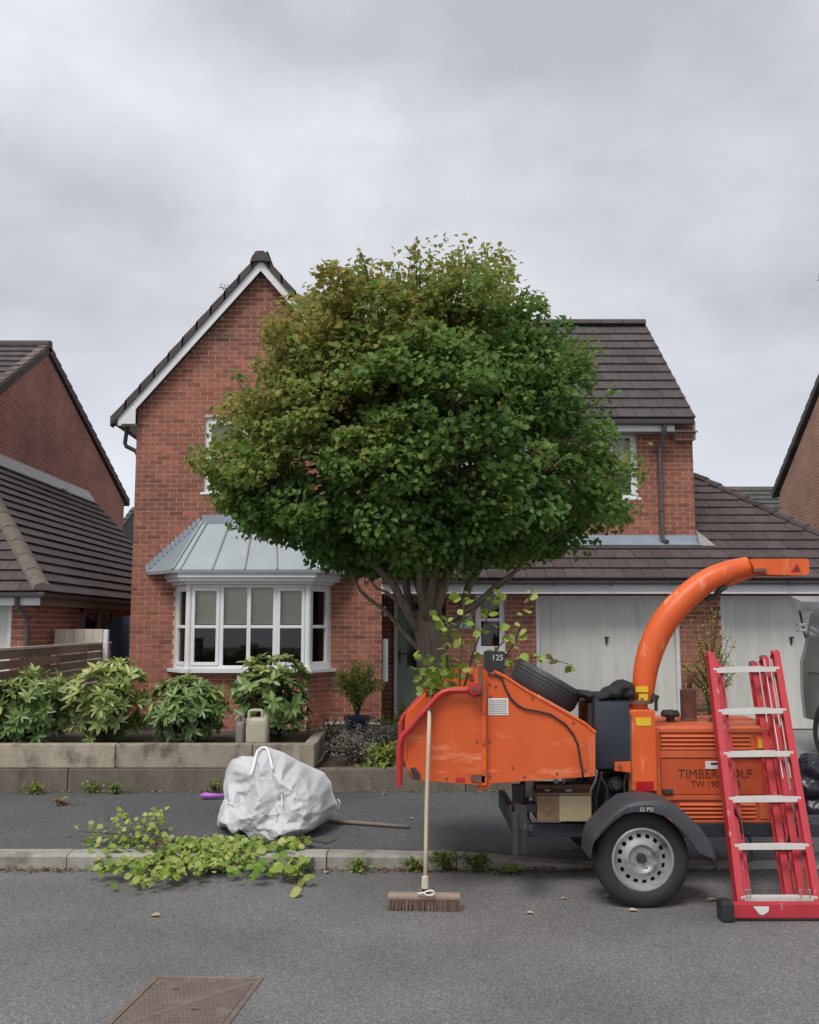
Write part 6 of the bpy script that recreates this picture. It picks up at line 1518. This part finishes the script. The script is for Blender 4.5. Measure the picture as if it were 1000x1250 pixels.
NU, NV = 220, 110; UV = []; PH = []
for j in range(NV+1):
    t = j/NV; rr = (t/.62) if t < .62 else math.cos((t-.62)/.38*math.pi/2)
    for i in range(NU):
        a = 2*math.pi*i/NU; R = float(np.interp(a if a < math.pi else a-2*math.pi, sa, sr)); UV.append((cu+math.cos(a)*R*rr, cv-math.sin(a)*R*rr)); PH.append((t, rr))
dp_ = depth(UV); vs = []; fs = []
for (u, v), (t, rr), d_ in zip(UV, PH, dp_):
    p_ = W(u, v, BYc)
    y = BYc-d_*(1-rr**14)+.10*rr**14-.0 if t < .62 else BYc+.10+.26*(1-rr**2.5)+d_*.1*(1-rr)
    q_ = Vector((p_.x+mnoise.noise(Vector((u*.11, v*.11, 4)))*.008, y, p_.z))
    q_.z = max(q_.z, GZ+.003+.008*abs(mnoise.noise(q_*15))); vs.append(q_)
for j in range(NV):
    for i in range(NU): i2 = (i+1) % NU; fs.append((j*NU+i, (j+1)*NU+i, (j+1)*NU+i2, j*NU+i2))
# seen flipped? orientation is fixed below
bo = MB().add(vs, fs).build('bag_body', 'bag_white', bg_, smooth=True)
def bagp(u, v, out=.01): return W(u, v, BYc-bulge(u, v)-out)
MB().tube(crom([bagp(306, 947, .04), bagp(311, 930, .05), bagp(314, 918, .03), bagp(320, 913, .02), bagp(326, 914, .03), bagp(330, 926, .05), bagp(333, 940, .05)]), .011, 8).build('lifting_loop', 'bag_edge', bg_, smooth=True)
MB().tube(crom([bagp(412, 976, -.1), bagp(415, 980, -.1), bagp(413, 990, -.1)]), .008, 6).build('lifting_loop', 'bag_edge', bg_, smooth=True)
MB().tube(crom([bagp(u, v, .012) for u, v in ((276, 979), (285, 982), (296, 978), (304, 962), (311, 947))]), .004, 6).build('hem', 'bag_edge', bg_, smooth=True)
MB().tube(crom([bagp(u, v, .010) for u, v in ((334, 930), (337, 950), (343, 965), (345, 985))]), .006, 6).build('seam', 'bag_edge', bg_, smooth=True)
# purple tool and the pole behind the bag
a = WG(243, 977, GZ); b = WG(275, 976, GZ)
pt = MB(); pt.tube([a+Vector((0, .05, .03)), a+Vector((.04, .05, .035)), a+Vector((.11, .05, .032)), b+Vector((.05, .02, .03))], [.016, .028, .024, .012], 10)
tag(pt.build('purple_tool', 'purple', smooth=True), 'purple plastic tool handle poking out left of the white bag', 'tool')
a = WG(500, 1012, GZ); b = WG(385, 1004, GZ); tag(MB().tube([a+Vector((0, 0, .016)), (a+b)/2+Vector((0, .01, .018)), b+Vector((0, 0, .02))], [.013, .015, .017], 9).build('wooden_pole', 'grey_wood', smooth=True), 'grey wooden pole lying on the pavement right of the white bag', 'pole')
# jerry cans
def jerry(u0, u1, v0, v1, Y, m, label):
    a = W(u0, v1, Y); b = W(u1, v0, Y); z0 = PZ-.045; w_ = b.x-a.x; h = b.z-z0; t = thing('jerry_can', ((a.x+b.x)/2, Y+.1, z0), label, 'jerry can')
    hz = z0+h*.80; mb = MB(); bd = bmesh.new(); mb.box(a.x, b.x, Y, Y+.17, z0, hz, bev=.035); mb.build('can_body', m, t, auto=60)
    cx = (a.x+b.x)/2
    MB().box(a.x+.03, b.x-.02, Y-.004, Y+.002, z0+.04, hz-.05, bev=.002).build('label_recess', m, t)
    MB().tube(crom([Vector((a.x+.02, Y+.085, hz-.01)), Vector((a.x+.03, Y+.085, z0+h*.97)), Vector((cx, Y+.085, z0+h)), Vector((b.x-w_*.32, Y+.085, z0+h*.97)), Vector((b.x-w_*.30, Y+.085, hz-.01))]), .016, 8).build('handle', m, t, smooth=True)
    MB().tube([(b.x-w_*.13, Y+.085, hz-.02), (b.x-w_*.13, Y+.085, hz+.03)], .024, 12).build('cap', m, t, auto=40)
jerry(299, 327, 868, 907, 9.1, 'jerry_cream', 'larger cream plastic jerry can with a top handle on the planter edge')
jerry(286.5, 298.5, 874, 907, 9.12, 'jerry_grey', 'narrow grey-brown jerry can on the planter edge, touching the left of the cream one')

# ============================================================ CUT BRANCHES IN THE GUTTER
def cut_branch(label, rootpx, tips, z0, nleaf, kit, v0, size, seed, hgt=.12):
    random.seed(seed); r = WG(*rootpx, z0)+Vector((0, 0, .03)); t = thing('cut_branch', r, label, 'branch', 'cut branches lying by the kerb'); out = []; mb = MB()
    for (u_, v_) in tips:
        e = WG(u_, v_, z0)+Vector((0, 0, .04)); m_ = (r+e)/2+Vector((0, random.uniform(-.05, .05), random.uniform(.02, hgt)))
        P_ = crom([r, m_, e+Vector((0, 0, random.uniform(0, hgt*.7)))], 8); mb.tube(P_, [.005*(1-i/len(P_))+.0018 for i in range(len(P_))], 5)
        for k in range(nleaf):
            p = P_[min(len(P_)-1, int(random.uniform(.22, 1)**.8*len(P_)))]; d = Vector((random.gauss(0, 1), random.gauss(0, .9), random.gauss(.15, .4))).normalized()
            p = p+Vector((random.gauss(0, .045), random.gauss(0, .045), abs(random.gauss(0, .025)))); s = size*random.uniform(.6, 1.25)
            gl_ = z0 if p.y < KY else GZ
            p.z = max(p.z, gl_+.02+random.random()*.02)
            up = Vector((random.gauss(0, .7), random.gauss(-.4, .7), 1)).normalized(); d = (d-up*d.dot(up)).normalized(); x_ = d.cross(up)
            M = Matrix.Identity(4)
            for i in range(3): M[i][0] = x_[i]; M[i][1] = d[i]; M[i][2] = up[i]; M[i][3] = p[i]
            out.append((M @ Matrix.Scale(s, 4), min(max(random.gauss(v0, .28), 0), 1)))
    mb.build('stem', 'twig', t); pieces('leaf', out, kit, t, 300)
cut_branch('largest heap of cut lime-green leafy branches spilling over the kerb at the left', (330, 1046), [(100, 1045), (120, 1062), (140, 1072), (112, 1078), (150, 1083), (190, 1088), (175, 1064), (210, 1076), (230, 1085), (250, 1070), (215, 1058), (265, 1058), (285, 1074), (240, 1052), (200, 1078), (150, 1076), (130, 1050), (165, 1090)], 0, 70, KLR, .5, .05, 21, .06)
cut_branch('wispy leafy tips of cut branch standing up on the pavement behind the heap', (200, 1045), [(95, 1022), (125, 1012), (150, 1018), (185, 1006), (190, 1014), (170, 1025)], GZ, 24, KLR, .5, .045, 22, .11)
cut_branch('bright green cut sprig with bigger leaves at the right end of the heap', (372, 1040), [(300, 1086), (320, 1078), (345, 1082), (365, 1095), (335, 1062), (310, 1068), (360, 1075)], 0, 15, KLR, .3, .075, 23, .03)
a = WG(330, 1048, 0)+Vector((0, 0, .12)); b = WG(400, 1038, GZ)+Vector((0, .0, .05)); tag(MB().tube([a+Vector((-.35, -.02, -.02)), a, (a+b)/2+Vector((0, 0, .03)), b, b+Vector((.06, .02, .02))], [.010, .012, .010, .008, .004], 7).build('bare_stick', 'twig', smooth=True), 'bare dark stick end reaching over the kerb right of the leafy heap', 'stick')

# ============================================================ MANHOLE COVER
c = [WG(u, v, 0) for u, v in ((190, 1192), (322, 1195), (272, 1262), (118, 1262))]
e1 = (c[1]-c[0]); e2 = (c[3]-c[0]); e2 = e2-e1*.0
mh = thing('manhole_cover', WG(225, 1240, 0), 'rusty brown skewed manhole cover set in the road at the bottom left', 'manhole cover')
def pq(s, t, z): p = c[0]*(1-s)*(1-t)+c[1]*s*(1-t)+c[2]*s*t+c[3]*(1-s)*t; return Vector((p.x, p.y, z))
fr = MB()
for (s0, s1, t0, t1) in ((0, 1, 0, .05), (0, 1, .95, 1), (0, .05, .05, .95), (.95, 1, .05, .95)):
    fr.prism([pq(s0, t0, -.03), pq(s1, t0, -.03), pq(s1, t1, -.03), pq(s0, t1, -.03)], (0, 0, .036))
fr.build('frame', 'manhole', mh)
MB().prism([pq(.06, .06, -.03), pq(.94, .06, -.03), pq(.94, .94, -.03), pq(.06, .94, -.03)], (0, 0, .0335)).build('cover', 'manhole', mh)
st = MB()
for i in range(22):
    for j in range(22):
        s = .09+.82*i/21+(.018 if j % 2 else 0); t = .09+.82*j/21
        if abs((1-s)-t) < .035 or s > .93: continue
        st.prism([pq(s-.011, t-.006, .0034), pq(s+.006, t-.011, .0034), pq(s+.011, t+.006, .0034), pq(s-.006, t+.011, .0034)], (0, 0, .0035))
o = st.build('studs', 'manhole', mh); o['kind'] = 'stuff'
MB().prism([pq(.94, .06, .0034), pq(.97, .09, .0034), pq(.09, .97, .0034), pq(.06, .94, .0034)], (0, 0, .002)).build('joint', 'manhole', mh)
for s, t in ((.3, .25), (.62, .62)): MB().prism([pq(s-.03, t-.015, .0036), pq(s+.03, t-.015, .0036), pq(s+.03, t+.015, .0036), pq(s-.03, t+.015, .0036)], (0, 0, .001)).build('keyhole', 'ink', mh)

# ============================================================ GREY VAN AND BIN BAG AT THE RIGHT EDGE
vx0 = W(984, 800, 11.3).x; vn = thing('grey_van', (vx0+.9, 9.6, GZ), 'dark grey van parked on the driveway, cut by the right edge of the photo', 'van')
VY0, VY1 = 7.7, 11.6; VW = 1.85
prof = [(0, .45), (-.02, .75), (-.01, 1.15), (.05, 1.35), (.16, 1.78), (.24, 1.86)]     # x inward, z
full = [(x_, z_) for x_, z_ in prof]+[(VW-x_, z_) for x_, z_ in reversed(prof)]
mb = MB(); nY = [(VY0, .10), (VY0+.12, 0), (VY1-.25, 0), (VY1-.06, .06), (VY1, .16)]
vs = []; n = len(full)
for y, s in nY:
    for x_, z_ in full: cx_ = VW/2; k = 1-s*.6; vs.append((vx0+cx_+(x_-cx_)*k, y, GZ+(z_-(s*.5 if z_ > 1.3 else 0))))
fs = [(j*n+i, j*n+(i+1) % n, (j+1)*n+(i+1) % n, (j+1)*n+i) for j in range(len(nY)-1) for i in range(n)]+[tuple(range(n))[::-1], tuple(range((len(nY)-1)*n, len(nY)*n))]
mb.add(vs, fs); vb_ = mb.build('body', 'car_grey', vn, auto=40)
for y_ in (10.75, 8.5):
    T_ = Matrix.Translation((vx0-.005, y_, GZ+.325)) @ Matrix.Rotation(-math.pi/2, 4, 'Y')
    MB().lathe([(0, -.02), (.40, -.02), (.40, .012), (.37, .014), (.345, .004)], 36, T_).build('wheel_arch', 'tinted', vb_, auto=40)
    T_ = Matrix.Translation((vx0-.03, y_, GZ+.325)) @ Matrix.Rotation(-math.pi/2, 4, 'Y')
    wv = MB().lathe([(.19, -.1), (.30, -.12), (.325, -.1), (.325, .02), (.30, .04), (.21, .035), (.19, .02)], 36, T_).build('tyre', 'rubber', vn, auto=40)
    MB().lathe([(0, .02), (.06, .03), (.08, .01), (.17, .012), (.195, .03)], 24, T_).build('rim', 'rim_silver', wv, auto=40)
MB().box(vx0+.04, vx0+.06, 8.2, 10.9, GZ+1.33, GZ+1.70, Matrix.Translation((.03, 0, 0))).build('window', 'tinted', vn)
MB().box(vx0-.03, vx0+.0, 8.0, 11.2, GZ+1.02, GZ+1.04).build('trim_line', 'tinted', vn)
# raised silver tailgate at the house end with its stay
MB().prism([(vx0+.03, VY1-.1, GZ+1.80), (vx0+.05, VY1-.15, GZ+1.92), (vx0+.02, VY1+.12, GZ+2.0), (vx0+.06, VY1+.14, GZ+1.93)], (VW-.1, 0, 0)).build('tailgate', 'car_silver', vn)
MB().tube([(vx0+.12, VY1-.05, GZ+1.45), (vx0+.10, VY1+.1, GZ+1.93)], .015, 6).build('gas_strut', 'black_plastic', vn)
for z_ in (1.62, 1.55): MB().box(vx0+.03, vx0+.12, VY1-.08, VY1+.02, GZ+z_-.02, GZ+z_+.02, bev=.008).build('lamp', 'car_silver', vn)
bb2 = blob([(990, 938), (986, 960), (992, 985), (1004, 950), (1002, 975)], [(.11, .13), (.12, .13), (.13, .12), (.12, .14), (.14, .14)], 7.55, .16, 9.1, 'bin_bag', 'bin_bag', nz=.35)
tag(bb2, 'shiny black plastic sack standing on the pavement behind the ladder', 'bin bag')

# ============================================================ LITTER
fl_pts = [(480, 1101, 0, 'large pale fallen leaf flat on the road left of the broom head'), (230, 1048, 0, 'brown fallen leaf on the cut leafy heap in the gutter'), (190, 1119, 0, 'pale fallen leaf on the road below the leafy heap'), (470, 970, 1, 'pale fallen leaf near the top of the pavement left of the hopper bar'), (694, 1038, 1, 'white-edged fallen leaf under the trailer chassis'), (742, 1096, 0, 'pale fallen leaf touching the left foot of the trailer wheel'), (773, 1113, 0, 'yellow fallen leaf directly under the trailer tyre'), (869, 1100, 0, 'grey-green fallen leaf on the road left of the ladder foot'), (688, 1098, 0, 'tan fallen leaf on the road left of the trailer wheel'), (398, 1066, 0, 'pale fallen leaf in the gutter right of the leafy heap'), (502, 1000, 1, 'small pale leaf at the end of the wooden pole'), (80, 975, 1, 'pale leaf beside the moss clump at the far left'), (647, 1116, 0, 'tiny tan leaf on the open road below the broom side of the wheel')]
for i, (u_, v_, on, lab_) in enumerate(fl_pts):
    q = WG(u_, v_, GZ if on else 0); random.seed(i+50)
    d = Vector((random.gauss(0, 1), random.gauss(0, 1), .05)).normalized(); o = leaves('fallen_leaf', [q+Vector((0, 0, .008))], [d[:]], [(random.gauss(0, .1), random.gauss(-.1, .1), 1)], [random.uniform(.04, .07)], [random.uniform(.6, 1)], 'leaf_dry', None, .6, kind=None, base=q)
    tag(o, lab_, 'leaf', 'single fallen leaves on the asphalt')
P = []; V_ = []; S_ = []
def litter(u0, u1, vz, n, z, spread, vlo, vhi, s0, s1):
    for _ in range(n):
        q = WG(random.uniform(u0, u1), vz, z); P.append((q.x, q.y-abs(random.gauss(0, spread)), z+random.uniform(.003, .02))); V_.append(random.uniform(vlo, vhi)); S_.append(random.uniform(s0, s1))
for (a_, b_, n_) in ((-5, 90, 130), (430, 760, 420), (90, 430, 110), (760, 1000, 50)):
    for _ in range(n_):
        x = WG(random.uniform(a_, b_), 1060, 0).x; P.append((x, KY-.008-abs(random.gauss(0, .045)), random.uniform(.004, .025))); V_.append(random.uniform(0, .8)**1.4); S_.append(random.uniform(.012, .035))
for (a_, b_, n_) in ((0, 280, 130), (380, 640, 100)):
    for _ in range(n_):
        x = WG(random.uniform(a_, b_), 966, GZ).x; P.append((x, PB-.05-abs(random.gauss(0, .05)), GZ+random.uniform(.004, .02))); V_.append(random.uniform(.1, .9)); S_.append(random.uniform(.012, .035))
for _ in range(170):
    x = random.uniform(-3.5, 3.5); y = random.uniform(4.2, 8.8); zz = 0 if y < KY else (dropz(x) if y < KT+.3 else GZ); P.append((x, y, zz+.006)); V_.append(random.uniform(.3, 1)); S_.append(random.uniform(.006, .018))
n = len(P); leaves('leaf_litter', P, rnd(n)*[1, 1, .15], rnd(n)*.35+[0, 0, 1], S_, V_, 'leaf_dry', None, .6, kind='stuff', base=(0, 6.2, 0))
P = []; V_ = []; S_ = []
for _ in range(1500):
    a = random.random()
    if a < .45: x = random.uniform(-4, 4); y = KY-.004-abs(random.gauss(0, .02)); z = .004
    elif a < .8: x = random.uniform(-4, 1.1); y = PB-.035-abs(random.gauss(0, .025)); z = GZ+.003
    else: x = random.uniform(-4.3, 1.1); y = random.uniform(PB+.15, 10); z = (PZ-.035) if x < PX1-.1 else zm-.01
    P.append((x, y, z)); V_.append(random.random()*.7); S_.append(random.uniform(.006, .02))
n = len(P); leaves('grit_and_moss', P, rnd(n)*[1, 1, .4], rnd(n)*.5+[0, 0, 1], S_, V_, 'leaf_weed', None, .7, kind='stuff', base=(0, 6.2, 0))
